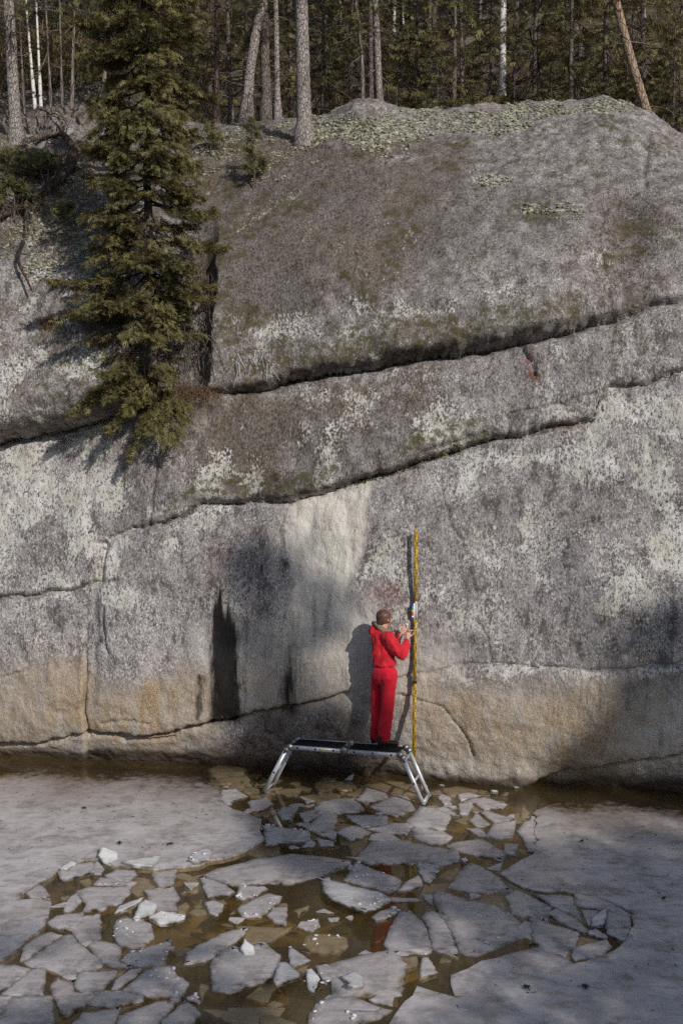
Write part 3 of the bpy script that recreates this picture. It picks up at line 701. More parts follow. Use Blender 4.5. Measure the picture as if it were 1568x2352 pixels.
# (region, points, tone, snow)  tone: 0 plain, 1 bright, 2 brown and half sunk
FLOES = [
 (1, [(490,380),(560,310),(640,300),(800,285),(785,370),(560,440),(510,430)],0,0),(1,[(500,370),(600,300),(638,325),(565,372)],1,0),
 (1,[(830,270),(855,225),(985,235),(960,320),(870,300)],1,0),(1,[(1030,320),(1190,280),(1355,232),(1320,300),(1270,360),(1120,350)],1,0),
 (1,[(880,400),(990,350),(1130,360),(1150,400),(1090,465),(960,445)],0,0),(1,[(1265,375),(1480,350),(1450,495),(1340,490),(1290,440)],0,0),
 (1,[(660,430),(760,410),(770,450),(740,490)],2,0),(1,[(800,300),(830,295),(880,350),(850,390),(790,390)],0,0),(1,[(215,550),(330,475),(370,500),(425,575),(350,600),(270,590)],0,0),
 (1,[(505,570),(590,555),(520,635)],2,0),(1,[(530,690),(560,610),(640,555),(685,620),(600,710),(545,705)],0,0),
 (1,[(640,540),(760,500),(1095,490),(1060,570),(1000,640),(860,690),(700,705),(720,640),(690,610)],0,0),(1,[(790,480),(840,415),(920,430),(1140,460),(1090,490),(900,485)],0,1),
 (1,[(1220,540),(1300,515),(1460,505),(1500,590),(1480,640),(1490,720),(1340,745),(1250,640)],0,0),(1,[(970,720),(1000,660),(1200,640),(1120,690)],1,0),
 (1,[(1480,650),(1560,610),(1590,640),(1560,700),(1490,700)],2,0),(1,[(400,800),(470,740),(690,715),(700,790),(650,840),(590,865),(450,835)],0,0),
 (3,[(950,20),(1000,-60),(1200,-50),(1270,0),(1290,100),(1200,175),(1030,195),(960,100)],0,1),(1,[(1125,785),(1170,680),(1220,640),(1320,670),(1300,750),(1200,775)],1,0),
 (1,[(1270,800),(1350,750),(1550,732),(1540,770),(1440,820),(1350,845),(1260,820)],1,1),
 (3,[(590,40),(620,-60),(840,-80),(850,0),(840,130),(740,160),(680,175)],0,0),(3,[(740,180),(850,130),(1000,165),(1030,190),(1010,300),(1130,345),(1000,365),(900,345),(850,300)],0,0),
 (3,[(1020,300),(1060,250),(1180,210),(1430,130),(1380,330),(1290,340),(1140,345)],0,1),(3,[(180,300),(200,190),(300,110),(420,60),(520,90),(400,170),(240,290)],0,0),
 (3,[(210,310),(400,190),(560,100),(620,110),(680,180),(850,290),(840,340),(780,380),(660,385),(630,470),(590,475),(480,400),(390,370),(270,350)],0,0),
 (3,[(-160,330),(130,340),(245,380),(30,550),(-160,570)],0,0),(3,[(20,570),(260,370),(380,360),(375,480),(360,580),(80,600)],0,0),(3,[(-160,600),(100,610),(0,770),(-160,820)],0,0),
 (3,[(-40,840),(110,610),(430,600),(445,840),(450,1000),(-200,1000)],0,0),(3,[(420,520),(480,430),(620,500),(630,560),(840,560),(740,650),(550,770),(510,750),(480,650)],0,0),
 (3,[(630,520),(660,390),(990,380),(910,500),(860,550),(720,590)],0,0),(3,[(740,660),(850,560),(1040,560),(1190,590),(1180,640),(980,680),(820,680)],0,0),(3,[(940,540),(960,470),(1090,380),(1190,375),(1110,460),(1000,530)],0,0),
 (3,[(1040,560),(1090,500),(1180,420),(1310,345),(1475,350),(1480,415),(1568,480),(1540,560),(1470,640),(1290,600),(1200,580)],0,1),
 (3,[(1000,760),(1110,720),(1290,650),(1470,640),(1440,710),(1350,800),(1300,960),(980,960)],0,0),(3,[(620,820),(700,740),(800,730),(1000,690),(1010,700),(950,840),(900,960),(540,960)],0,0),
 (4,[(165,320),(180,230),(300,150),(460,70),(560,35),(675,30),(640,90),(520,180),(440,240),(330,300)],0,0),(4,[(390,540),(370,330),(420,270),(540,180),(650,200),(800,145),(930,260),(930,440),(740,490),(540,565),(410,545)],0,0),
 (4,[(625,240),(655,175),(730,210),(755,265),(680,280)],1,0),(4,[(900,540),(935,320),(1010,310),(1110,420),(1100,470),(930,570)],1,0),(4,[(1030,320),(1025,180),(1210,300),(1080,355)],0,0),
 (4,[(1100,20),(1120,-20),(1220,-30),(1265,-50),(1285,20),(1230,55)],0,1),(4,[(1150,130),(1180,70),(1330,60),(1500,90),(1510,160),(1400,230),(1200,190)],2,1),(4,[(1245,340),(1360,325),(1470,400),(1330,500),(1290,440)],0,0),
 (4,[(1165,430),(1220,415),(1280,480),(1240,560),(1190,540)],1,1),(4,[(260,540),(290,465),(365,490),(300,585)],2,0),(4,[(160,620),(230,590),(290,640),(270,670)],0,1),(4,[(-40,800),(150,640),(280,745),(200,840),(150,960),(-40,960)],0,0),
 (4,[(780,830),(790,760),(880,735),(1000,770),(1080,800),(1110,960),(780,960)],2,0),
 (0,[(930,3047),(961,3004),(1000,2994),(1057,2993),(1125,3018),(1168,3029),(1128,3054),(1078,3068),(1070,3120),(915,3120)],0,1),
 (6,[(-20,330),(60,310),(200,270),(450,215),(500,240),(600,340),(570,480),(545,580),(420,590),(120,580),(0,600),(-10,450)],0,0),(6,[(70,480),(170,380),(240,450),(250,560),(180,585),(115,570),(130,540)],1,0),
 (6,[(300,640),(350,600),(500,590),(495,690)],0,0),(6,[(720,440),(740,290),(800,290),(875,390)],0,0),(6,[(520,260),(700,240),(720,320),(610,340)],2,0),
 (0,[(1200,2737),(1229,2732),(1261,2759),(1275,2779),(1296,2836),(1286,2851),(1179,2861),(1154,2829),(1168,2786)],0,0),(0,[(1264,2755),(1286,2730),(1332,2744),(1354,2780),(1375,2847),(1371,2863),(1296,2840),(1279,2772)],0,0),
 (0,[(1304,2694),(1311,2684),(1339,2680),(1393,2698),(1482,2716),(1525,2737),(1555,2762),(1571,2783),(1562,2805),(1500,2828),(1429,2858),(1379,2847),(1354,2786),(1320,2735)],0,1),
 (5,[(200,260),(330,120),(460,100),(620,110),(820,160),(1000,190),(900,290),(700,300),(450,300),(340,305)],0,0),(5,[(120,410),(200,290),(300,340),(550,430),(540,500),(460,550),(350,510),(100,450)],0,1),
 (0,[(971,2623),(975,2687),(1000,2718),(1054,2744),(1093,2760),(1136,2730),(1166,2701),(1157,2680),(1136,2666),(1036,2644),(1000,2638)],1,1),(5,[(320,760),(380,710),(500,670),(560,700),(480,760),(370,790)],0,1),
 (5,[(970,500),(1130,310),(1180,310),(1330,380),(1500,530),(1200,545)],0,0),(5,[(540,530),(600,470),(700,390),(740,430),(750,490),(560,540)],0,0),(5,[(700,330),(720,300),(890,310),(860,420),(810,470),(760,450)],0,1),
 (5,[(950,140),(1080,120),(1240,105),(1330,150),(1440,220),(1400,280),(1200,235),(1000,190)],0,0),(5,[(820,290),(960,210),(1040,200),(1070,290),(900,320)],0,0),(5,[(880,400),(950,350),(1030,320),(1090,360),(1000,430)],2,0),
 (5,[(1435,140),(1555,140),(1530,240),(1440,220)],0,0),(5,[(740,570),(840,570),(840,650),(790,630)],0,0),(5,[(1070,290),(1110,255),(1130,300),(1100,330)],1,0),(5,[(640,60),(900,50),(990,80),(900,150),(830,140),(720,110)],0,0),
 (5,[(30,40),(80,0),(190,-20),(310,40),(240,80),(150,105)],0,0),(5,[(125,120),(240,85),(300,60),(290,140),(200,220),(160,220)],2,0),
 (2,[(350,400),(460,340),(640,300),(740,265),(850,255),(1040,220),(1280,245),(1500,285),(1440,340),(1370,380),(1160,430),(1000,475),(860,460),(590,480),(450,440)],0,0),
 (2,[(280,410),(400,440),(500,490),(565,545),(500,585),(350,590),(310,520)],0,0),(2,[(355,600),(480,590),(500,620),(440,640),(360,625)],2,0),(2,[(320,640),(400,620),(480,650),(465,700),(420,740),(360,715)],0,0),
 (2,[(580,580),(600,490),(800,500),(840,520),(720,590),(640,600)],0,1),(2,[(600,680),(740,600),(850,560),(960,590),(930,650),(850,710),(800,750),(650,750)],0,1),(2,[(840,740),(900,670),(1010,670),(1000,830),(920,800)],0,0),
 (2,[(1060,680),(1200,640),(1110,710)],2,0),(2,[(175,290),(240,210),(300,195),(370,205),(360,310),(240,320)],1,1),(8,[(530,570),(560,570),(760,600),(910,610),(920,660),(900,710),(700,720),(570,740)],0,1),
 (7,[(100,300),(180,250),(250,260),(340,310),(480,390),(440,510),(330,470),(230,465),(150,440)],0,0),(7,[(340,300),(560,290),(680,300),(735,470),(690,470),(540,410),(420,340)],0,0),(7,[(690,285),(870,310),(1000,360),(1150,440),(1130,475),(920,410),(690,375)],0,0),
 (7,[(450,450),(540,410),(700,490),(800,580),(760,610),(690,580)],0,0),(7,[(740,420),(880,430),(840,500),(800,540),(770,490)],0,0),(7,[(830,490),(900,440),(950,440),(930,560),(820,560)],1,0),(7,[(945,430),(1140,480),(1155,560),(940,555)],0,0),
 (7,[(940,570),(1150,570),(1110,675),(960,620)],0,0),(7,[(800,590),(860,570),(960,640),(940,665),(800,620)],0,0),(7,[(300,480),(440,530),(710,600),(690,700),(640,820),(570,810),(380,740),(340,660)],0,0),(7,[(680,730),(940,680),(980,740),(900,800),(700,830),(660,800)],0,0),(7,[(710,620),(870,650),(860,690),(700,700)],2,0),
 (8,[(75,90),(200,40),(370,60),(410,130),(300,150),(100,180)],2,0),(8,[(70,200),(210,160),(420,140),(430,180),(130,225)],2,0),(8,[(180,280),(300,270),(390,330),(290,360),(240,420),(170,350)],0,0),(8,[(220,260),(260,230),(370,230),(350,270)],2,0),(8,[(350,270),(420,235),(520,260),(490,290),(370,295)],2,0),
 (8,[(430,470),(680,410),(640,460),(560,480)],2,0),(8,[(400,370),(550,345),(620,400),(440,460)],0,0),(8,[(650,470),(680,420),(835,400),(775,540),(690,525)],0,0),(8,[(610,270),(700,250),(850,250),(800,335)],2,0),(8,[(830,330),(970,370),(900,390)],0,0),
 (8,[(970,470),(985,390),(1130,350),(1290,340),(1370,430),(1300,470)],0,0),(8,[(1310,360),(1390,250),(1560,280),(1568,340),(1400,400)],0,0),(8,[(830,470),(960,430),(1000,490),(890,560)],0,0),(8,[(890,590),(1000,480),(1150,470),(1130,620),(990,640)],0,0),
 (8,[(1220,480),(1330,480),(1568,490),(1560,560),(1390,590)],0,0),(8,[(970,680),(1120,710),(1120,750),(1010,740)],0,0),(8,[(980,640),(1150,620),(1140,700)],0,0),(8,[(850,750),(930,695),(970,720),(960,750)],0,0),(8,[(960,210),(1110,200),(1110,260),(1000,280)],2,0),
 (8,[(1000,170),(1060,140),(1130,170),(1080,195)],2,0),(8,[(1220,190),(1285,165),(1275,205)],1,0),(8,[(1140,240),(1240,210),(1280,260),(1180,280)],2,0),
 (9,[(0,220),(200,180),(310,200),(300,310),(220,310),(0,290)],2,0),(9,[(30,410),(200,330),(340,320),(400,435),(250,495)],0,0),(9,[(70,460),(200,480),(190,505),(80,500)],1,0),(9,[(305,300),(370,230),(420,270),(430,310)],2,0),
 (9,[(540,430),(660,420),(770,490),(650,480)],0,0),(9,[(330,530),(440,420),(570,430),(690,490),(650,600),(450,620),(350,560)],0,0),(9,[(635,245),(760,230),(930,260),(800,300),(680,320)],2,0),(9,[(590,340),(620,310),(700,330),(710,390),(650,400)],0,0),
 (9,[(765,390),(880,380),(895,410),(860,480),(780,480)],0,0),(9,[(760,310),(860,300),(950,330),(840,350),(790,370)],0,0),(9,[(860,350),(1000,340),(1170,400),(1130,430),(990,435)],0,0),(9,[(860,530),(920,460),(1030,560),(990,580),(920,580)],0,0),
 (9,[(960,470),(1000,450),(1250,520),(1240,540),(1100,570),(1020,520)],0,0),(9,[(1010,650),(1060,570),(1250,530),(1230,670),(1090,680)],0,0),(9,[(1255,620),(1310,550),(1420,500),(1425,790),(1340,780),(1320,720)],0,0),(9,[(830,600),(950,600),(1050,680),(940,660)],0,0),
 (9,[(0,600),(200,550),(390,560),(330,650),(200,640)],0,0),(9,[(0,500),(200,510),(230,560),(0,590)],2,0),(9,[(350,600),(640,620),(710,670),(650,720),(540,720),(440,660)],0,0),(9,[(1190,235),(1240,225),(1305,245),(1250,262)],0,0),(9,[(670,430),(750,425),(730,450)],1,0),
 (9,[(1040,300),(1060,288),(1100,300),(1070,310)],1,0),(9,[(1120,305),(1150,282),(1190,280),(1185,305)],2,0),
]
def ico_unit():
    bm = bmesh.new(); bmesh.ops.create_icosphere(bm, subdivisions=1, radius=1); V = np.array([v.co[:] for v in bm.verts]); F = np.array([[v.index for v in f.verts] for f in bm.faces]); bm.free(); return V, F
ICO_V, ICO_F = ico_unit()
def snow_crust(parent, pts2, c, top, rng, n, tilt):
    """crumbs of frozen snow clustered along one side of a floe"""
    mb = MB(); k = len(pts2); i0 = rng.randint(k)
    for q in range(n):
        if rng.rand() < .6:
            i = (i0 + int(rng.rand() * k * .4)) % k; f = rng.rand(); p = pts2[i] * (1 - f) + pts2[(i + 1) % k] * f; p = p + (c - p) * (.06 + .14 * rng.rand())
        else:
            cc = pts2[i0] * .45 + c * .55; p = cc + rng.normal(size=2) * .07
        r = .007 + .016 * rng.rand() ** 2
        V = ICO_V * r * np.array([1.2, 1.2, .55]) * (1 + .35 * rng.normal(size=(len(ICO_V), 1)))
        mb.add(V + np.array([p[0] - c[0], p[1] - c[1], top + (p - c) @ np.array(tilt) + r * .25]), ICO_F)
    o = mb.build('snow_crust', M_SNOW, parent); o['kind'] = 'stuff'
FLOE_INFO = []
for i, (reg, pts, tone, snow) in enumerate(FLOES):
    rng = np.random.RandomState(100 + i); P = to_xy(pts, reg); ar = abs(area2(P)); sz = math.sqrt(ar)
    top = {0: .012, 1: .040, 2: -.014}[tone] + rng.rand() * .009; bot = top - (.05 if tone != 1 else .042)
    tl = rng.normal(size=2) * (.010 if tone == 0 else .004 if tone == 2 else .06) / max(.35, sz)
    o, c = floe_mesh('ice_floe', P, top, bot, rng, bright=(.85 if tone == 1 else .12 if tone == 2 else .0) + .12 * rng.rand(), brown=(.05 if tone == 2 else .0) + .22 * rng.rand() * (tone != 1), tilt=tl, step=.045 if sz < .5 else .06, amp=.0035 if sz < .4 else .0055, rim=min(.085, sz * .12))
    if snow: snow_crust(o, P, c, top, rng, int(8 + 22 * min(1, ar)), tl)
    FLOE_INFO.append([o, c, ar, tone, snow, len(pts), P])
# small sunken scraps drifting under the surface and between the larger floes
def in_poly(p, P):
    x, y = p; c = False; n = len(P)
    for i in range(n):
        a, b = P[i], P[i - 1]
        if (a[1] > y) != (b[1] > y) and x < (b[0] - a[0]) * (y - a[1]) / (b[1] - a[1]) + a[0]: c = not c
    return c
_sheets = [to_xy(LEFT_SHEET, 0), to_xy(RIGHT_SHEET, 0)]
_allp = [f[6] for f in FLOE_INFO]; _rng = np.random.RandomState(5); _made = 0; _try = 0
ZONE = to_xy([(640, 2330), (1000, 2320), (1300, 2335), (1600, 2400), (1600, 2560), (1500, 2620), (1700, 2690), (1560, 2850), (1300, 2900), (1200, 3060), (560, 3060), (150, 2850), (160, 2700), (350, 2600), (800, 2520)], 0)
while _made < 125 and _try < 12000:
    _try += 1; lo, hi = ZONE.min(0), ZONE.max(0); p = lo + (hi - lo) * _rng.rand(2)
    deep = _made < 60
    if not in_poly(p, ZONE) or any(in_poly(p, q) for q in _sheets) or (any(in_poly(p, q) for q in _allp) and not (deep and _rng.rand() < .12)): continue
    if deep and p[1] < 13.3 and _rng.rand() < .72: continue
    r = (.15 + .20 * _rng.rand() if deep else .05 + .13 * _rng.rand() ** 1.5) * (.75 if p[1] > 14 else 1); k = _rng.randint(3, 7); th = np.sort(_rng.rand(k) * 6.28 / k + np.arange(k) * 6.28 / k)
    P = p + r * np.stack([np.cos(th), np.sin(th)], 1) * (.7 + .6 * _rng.rand(k))[:, None]
    top = -.022 - .04 * _rng.rand() if deep or _rng.rand() < .5 else .010
    o, c = floe_mesh('ice_floe', P, top, top - .03, _rng, bright=.08 if top < 0 else .1, brown=.0 if top < 0 else .10, tilt=_rng.normal(size=2) * (.012 if top < 0 else .05), step=.06, amp=.004, rim=.012)
    FLOE_INFO.append([o, c, abs(area2(P)), 3, 0, k, P]); _made += 1
    if not deep: _allp.append(P)
# labels: what it looks like, where it floats, and its order among look-alikes there
LADDER_L = np.array([-1.06, 15.43]); LADDER_R = np.array([1.09, 14.84])
def zone_of(c):
    X, Y = proj(np.array([c[0], c[1], 0.02])); X /= S; Y /= S
    if Y < 2440 and 780 < X < 1200: return 'under the ladder platform'
    if Y < 2460 and X <= 780: return 'beside the left ladder leg'
    if Y < 2470 and X < 1400: return 'by the right ladder leg'
    if Y < 2580 and X >= 1330: return 'between right ladder leg and right ice'
    if Y < 2570: return 'in the jam below the ladder'
    if X >= 1500: return 'in the broken patch of the right ice'
    if X >= 1180 and Y < 2690: return 'near the tip of the right ice'
    if X >= 1130: return 'along the notch of the right ice'
    if X >= 900: return 'in the middle foreground' if Y > 2770 else 'in the middle of the open water'
    if X >= 560: return 'in the brown water lane' if Y < 2770 else 'in the dark water at bottom centre'
    if Y < 2690: return 'along the rim of the left ice'
    if Y < 2800: return 'in the bright cluster off the left ice'
    return 'in the bottom left pack'
WORDS = ['first', 'second', 'third', 'fourth', 'fifth', 'sixth', 'seventh', 'eighth', 'ninth', 'tenth', 'eleventh', 'twelfth', 'thirteenth', 'fourteenth', 'fifteenth', 'sixteenth', 'seventeenth', 'eighteenth', 'nineteenth', 'twentieth', 'twenty-first', 'twenty-second', 'twenty-third', 'twenty-fourth', 'twenty-fifth', 'twenty-sixth', 'twenty-seventh', 'twenty-eighth', 'twenty-ninth', 'thirtieth'] + ['later'] * 99
_desc = {}
for rec in FLOE_INFO:
    o, c, ar, tone, snow, n, P = rec
    e = P - P.mean(0); w = np.linalg.eigvalsh(e.T @ e); asp = math.sqrt(w[1] / max(w[0], 1e-9))
    size = 'tiny' if ar < .02 else 'small' if ar < .08 else 'mid-sized' if ar < .3 else 'large'
    shape = 'long' if asp > 2.6 else 'triangular' if n == 3 else 'four-sided' if n == 4 else 'blunt' if n == 5 else 'many-cornered'
    col = {0: 'grey', 1: 'bright white', 2: 'brownish half-sunk', 3: 'murky'}[tone]
    d = ('snow-crusted ' if snow else '') + f'{size} {shape} {col} ice {"scrap" if tone == 3 else "floe"}'
    _desc.setdefault((d, zone_of(c)), []).append(rec)
    o['category'] = 'ice floe'
    o['group'] = 'broken ice scraps in the water' if tone == 3 else 'floating ice floes'
for (d, z), L in _desc.items():
    L.sort(key=lambda r: r[1][0] / r[1][1])
    for i, r in enumerate(L):
        pre = '' if len(L) == 1 else ('leftmost ' if i == 0 else 'rightmost ' if i == len(L) - 1 else WORDS[i] + ' from left, ')
        r[0]['label'] = pre + d + ' ' + z
# twigs and bark scraps lying on the ice
M_TWIG = simple_mat('dead_twig', (.06, .04, .03), .9, .1)
# ------------------------------------------------------------------ folding ladder set up as a platform
def metal_mat(name, col, rough=.32, metal=.85):
    t = NT(name); co = t.coords(); n = t.noise(t.coords((4, 4, 40)), 30, 3); n2 = t.noise(co, 9, 4)
    c = t.mix(t.ramp(n2, .35, .7), tuple(x * .78 for x in col), col)
    return t.done(t.pbr(c, t.math('ADD', rough - .08, t.math('MULTIPLY', n, .22)), .5, metal))
M_ALU = metal_mat('brushed_aluminium', (.60, .61, .63), .42, .45)
M_HINGE = metal_mat('steel_hinge', (.36, .36, .37), .36, .8)
M_BLACK = simple_mat('black_rubber', (.012, .011, .011), .75, .3, 0, .3, 40)
M_BOARD = simple_mat('black_platform_plate', (.016, .014, .014), .55, .3, 0, .5, 14, .3, .004)
M_STICK = simple_mat('yellow_sticker', (.62, .50, .05), .5, .4, 0, .1)
LAD_U = np.array([.9643, -.2647, 0.0]); LAD_N = np.array([.2647, .9643, 0.0]); LAD_W = .37
LAD_Z = .65
nl = np.array([-.7226, 15.3404, LAD_Z]); nr = np.array([.786, 14.926, LAD_Z])
fl = np.array([-1.062, 15.4336, -.03]); frr = np.array([1.0872, 14.8436, -.03])
def basis(a, b, side):
    t = b - a; L = np.linalg.norm(t); t = t / L; s = side - t * (side @ t); s /= np.linalg.norm(s); k = np.cross(t, s)
    return np.stack([t, s, k], 1), L
lad = empty('folding_ladder', (0, 15.1, 0)); tag(lad, 'silver folding ladder standing as a bench-like platform in the broken ice', 'ladder')
def lpart(mb, name, mat, par=None, **kw):
    o = mb.build(name, mat, None, **kw); o.parent = par or lad
    o.matrix_parent_inverse = Matrix.Translation((0, -15.1, 0)) if par is None else Matrix.Identity(4)
    return o
def rail(a, b, wide=.054, thick=.024):
    R, L = basis(a, b, LAD_N); mb = MB(); mb.box((a + b) / 2, (L, thick, wide), R)
    o = lpart(mb, 'side_rail', M_ALU); return R, L, o
mid_top = (nl + nr) / 2
for k in (0, 1):
    off = LAD_N * LAD_W * k
    a, b, m = nl + off, nr + off, mid_top + off
    u = (b - a) / np.linalg.norm(b - a)
    secs = [(fl + off, a - (a - fl - off) / np.linalg.norm(a - fl - off) * .045, 3), (a + u * .05, m - u * .05, 3), (m + u * .05, b - u * .05, 3), (b + (frr + off - b) / np.linalg.norm(frr + off - b) * .045, frr + off, 3)]
    if k == 1:
        secs[0] = (secs[0][0] + np.array([0, 0, -.02]), secs[0][1], 3)
    for si, (p, q, nh) in enumerate(secs):
        R, L, ro = rail(p, q)
        if k == 0:
            for h in range(nh):
                f = (.06 + .44 * h) if si == 0 else (.94 - .44 * h) if si == 3 else (.13 + .37 * h)
                c = p + (q - p) * f; mb = MB()
                mb.box(c - R[:, 1] * .0135 * np.sign(R[:, 1] @ LAD_N), (.022, .004, .024), R); lpart(mb, 'rung_end', M_BLACK, ro)
    # hinges: round locking plates at the two corners and the middle
    for c, big in ((a, 1), (b, 1), (m, 0)):
        for dz, du in (((.0, 0),) if not big else ((.004, .03 * (1 if c is a else -1)), (-.035, -.012 * (1 if c is a else -1)))):
            mb = MB(); n_ = 20; th = np.linspace(0, 2 * math.pi, n_, endpoint=False); r0 = .041 if big else .043
            cc = c + np.array([0, 0, dz + (0 if big else .012)]) + u * du
            for s0, s1, rr in ((-.017, .017, r0), (-.021, .021, r0 * .5)):
                ring = lambda s_: cc + LAD_N * s_ + rr * (np.cos(th)[:, None] * u + np.sin(th)[:, None] * np.array([0, 0, 1.0]))
                V = np.concatenate([ring(s0), ring(s1), [cc + LAD_N * s0], [cc + LAD_N * s1]])
                Fq = [(i, (i + 1) % n_, n_ + (i + 1) % n_, n_ + i) for i in range(n_)]; Ft = [((i + 1) % n_, i, 2 * n_) for i in range(n_)] + [(n_ + i, n_ + (i + 1) % n_, 2 * n_ + 1) for i in range(n_)]
                mb.add(V, Fq); mb.f3.append(np.array(Ft) + mb.n - len(V))
            hg = lpart(mb, 'hinge', M_HINGE)
    if k == 0:
        mb = MB(); R, L = basis(a, b, LAD_N); mb.box(a + (m - a) * .62 - LAD_N * .0145, (.085, .002, .02), R); lpart(mb, 'sticker', M_STICK)
# rungs of the two leg sections
for p, q in ((fl, nl), (frr, nr)):
    for f in (.08, .5, .9):
        c = p + (q - p) * f; mb = MB(); R, L = basis(c, c + LAD_N * LAD_W, (q - p)); mb.box(c + LAD_N * LAD_W / 2, (LAD_W - .03, .03, .03), R); lpart(mb, 'rung', M_ALU)
# two platform plates with ribs
for p, q in ((nl, mid_top), (mid_top, nr)):
    u = (q - p) / np.linalg.norm(q - p); L = np.linalg.norm(q - p) - .11; c = (p + q) / 2 + LAD_N * LAD_W / 2 + np.array([0, 0, .012]); R = np.stack([u, LAD_N, np.cross(u, LAD_N)], 1); mb = MB()
    mb.box(c, (L, LAD_W - .032, .022), R); pt = lpart(mb, 'platform_plate', M_BOARD)
    mb = MB()
    for j in np.linspace(-.13, .13, 7): mb.box(c + LAD_N * j + np.array([0, 0, .013]), (L * .97, .012, .005), R)
    o = lpart(mb, 'grip_ribs', M_BLACK, pt)
for f_ in (fl, frr, fl + LAD_N * LAD_W, frr + LAD_N * LAD_W):
    mb = MB(); d = np.array([np.sign(f_[0]) * .42, 0, -1.0]); d /= np.linalg.norm(d); R, L = basis(f_ + d * .02, f_ - d * .05, LAD_N); mb.box(f_ - d * .015, (.07, .032, .068), R); lpart(mb, 'foot_cap', M_BLACK)
# crossbar at the right foot
mb = MB(); R, L = basis(frr, frr + LAD_N * LAD_W, np.array([0, 0, 1.0])); mb.box(frr + LAD_N * LAD_W / 2 + np.array([-.02, 0, .09]), (LAD_W - .03, .035, .03), R); lpart(mb, 'rung', M_ALU)

# ------------------------------------------------------------------ measuring staff leaning on the wall
SB_Y = 15.44; ST_Y = 99.0
for f_ in np.linspace(.15, 1, 24):                         # rests against whichever part of the wall it touches first
    q_ = rock_at((1241.5 + 6 * f_) * S, (2283 - 691 * f_) * S)[1] - .03; ST_Y = min(ST_Y, SB_Y + (q_ - SB_Y) / f_)
st_top = at_depth(1247.5 * S, 1592 * S, ST_Y); st_bot = at_depth(1241.5 * S, 2283 * S, SB_Y); print('staff', SB_Y, ST_Y, rock_at(1247 * S, 1600 * S)[1])
M_YEL = simple_mat('yellow_staff_paint', (.47, .30, .022), .45, .4, 0, .12, 20)
M_INK = simple_mat('black_staff_marks', (.03, .02, .008), .6, .3)
staff = empty('measuring_staff', st_bot); tag(staff, 'tall yellow levelling staff with black graduations leaning on the rock', 'measuring staff')
R, L = basis(st_bot, st_top, np.array([1.0, 0, 0])); R = np.stack([R[:, 0], R[:, 1], R[:, 2]], 1)
SW, ST = .043, .022
def spart(mb, name, mat, kind=None):
    o = mb.build(name, mat, staff); o.matrix_parent_inverse = Matrix.Translation(-Vector(st_bot)); 
    if kind: o['kind'] = kind
    return o
fr_sign = -1 if R[1, 2] > 0 else 1                      # which side of the staff faces the camera
face = R[:, 2] * fr_sign * (ST / 2 + .0012)
for (f0, f1, w) in ((0, .34, SW + .006), (.34, .68, SW + .003), (.68, 1, SW)):
    mb = MB(); a = st_bot + (st_top - st_bot) * f0; b = st_bot + (st_top - st_bot) * f1; mb.box((a + b) / 2, (L * (f1 - f0), w, ST), R); spart(mb, 'staff_section', M_YEL)
mb = MB(); cm = .01
for dm in range(int(L / .1)):
    s0 = dm * .1; sd = 1 if dm % 2 else -1                                   # E-shaped decimetre blocks on alternating sides
    for c_ in (0, 2, 4): mb.box(st_bot + R[:, 0] * (s0 + (c_ + .5) * cm) + R[:, 1] * sd * .0095 + face, (cm, .021, .0016), R)
    mb.box(st_bot + R[:, 0] * (s0 + 2.5 * cm) + R[:, 1] * sd * .0175 + face * 1.01, (5 * cm, .005, .0016), R)
    for c_ in (6, 8): mb.box(st_bot + R[:, 0] * (s0 + (c_ + .5) * cm) - R[:, 1] * sd * .0095 + face, (cm, .015, .0016), R)
    mb.box(st_bot + R[:, 0] * (s0 + 7.4 * cm) + R[:, 1] * sd * .010 + face, (.026, .008, .0016), R); 
spart(mb, 'graduation_marks', M_INK, 'stuff')
mb = MB()
for f in (.34, .68): mb.box(st_bot + (st_top - st_bot) * f, (.035, SW + .016, ST + .01), R)
spart(mb, 'section_clamp', M_BLACK)
# colour and grey scale card strapped to the staff
cc = at_depth(1239 * S, 1838 * S, 0); 
def on_staff(py):
    best = min(np.linspace(0, 1, 400), key=lambda f: abs(proj(st_bot + (st_top - st_bot) * f)[1] - py)); return st_bot + (st_top - st_bot) * best
c1 = on_staff(1834 * S); card = empty('colour_scale_card', c1); tag(card, 'small white card with colour and grey scale strapped to the staff', 'scale card')
def cpart(mb, name, mat):
    o = mb.build(name, mat, card); o.matrix_parent_inverse = Matrix.Translation(-Vector(c1)); return o
fo = face * 1.25
M_CARD = simple_mat('white_card', (.72, .72, .70), .6, .3, 0, .04); M_GREY = simple_mat('grey_strip', (.40, .40, .41), .6, .3, 0, .08)
mb = MB(); mb.box(c1 + fo * 1.0 - R[:, 1] * .016 * (1 if R[0, 1] > 0 else -1), (.218, .020, .004), R); cpart(mb, 'card_sheet', M_CARD)
mb = MB(); mb.box(c1 + fo * 1.0 + R[:, 1] * .012 * (1 if R[0, 1] > 0 else -1), (.214, .036, .004), R); cpart(mb, 'grey_strip', M_GREY)
mb = MB(); mb.box(c1 + fo * 1.05 + R[:, 0] * .118 * (1 if R[2, 0] > 0 else -1) + R[:, 1] * .008, (.022, .024, .004), R); cpart(mb, 'card_sheet', M_CARD)
xs_ = 1 if R[0, 1] > 0 else -1; us_ = 1 if R[2, 0] > 0 else -1
for i, c in enumerate([(.12, .08, .30), (.10, .34, .62), (.05, .36, .18), (.68, .58, .04), (.62, .10, .05), (.45, .03, .16), (.80, .80, .78)]):
    mb = MB(); mb.box(c1 + fo * 1.02 - R[:, 1] * .037 * xs_ + R[:, 0] * us_ * (.078 - i * .0255), (.0245, .022, .004), R); cpart(mb, 'colour_patch', simple_mat('patch_paint', c, .5, .3, 0, .03))

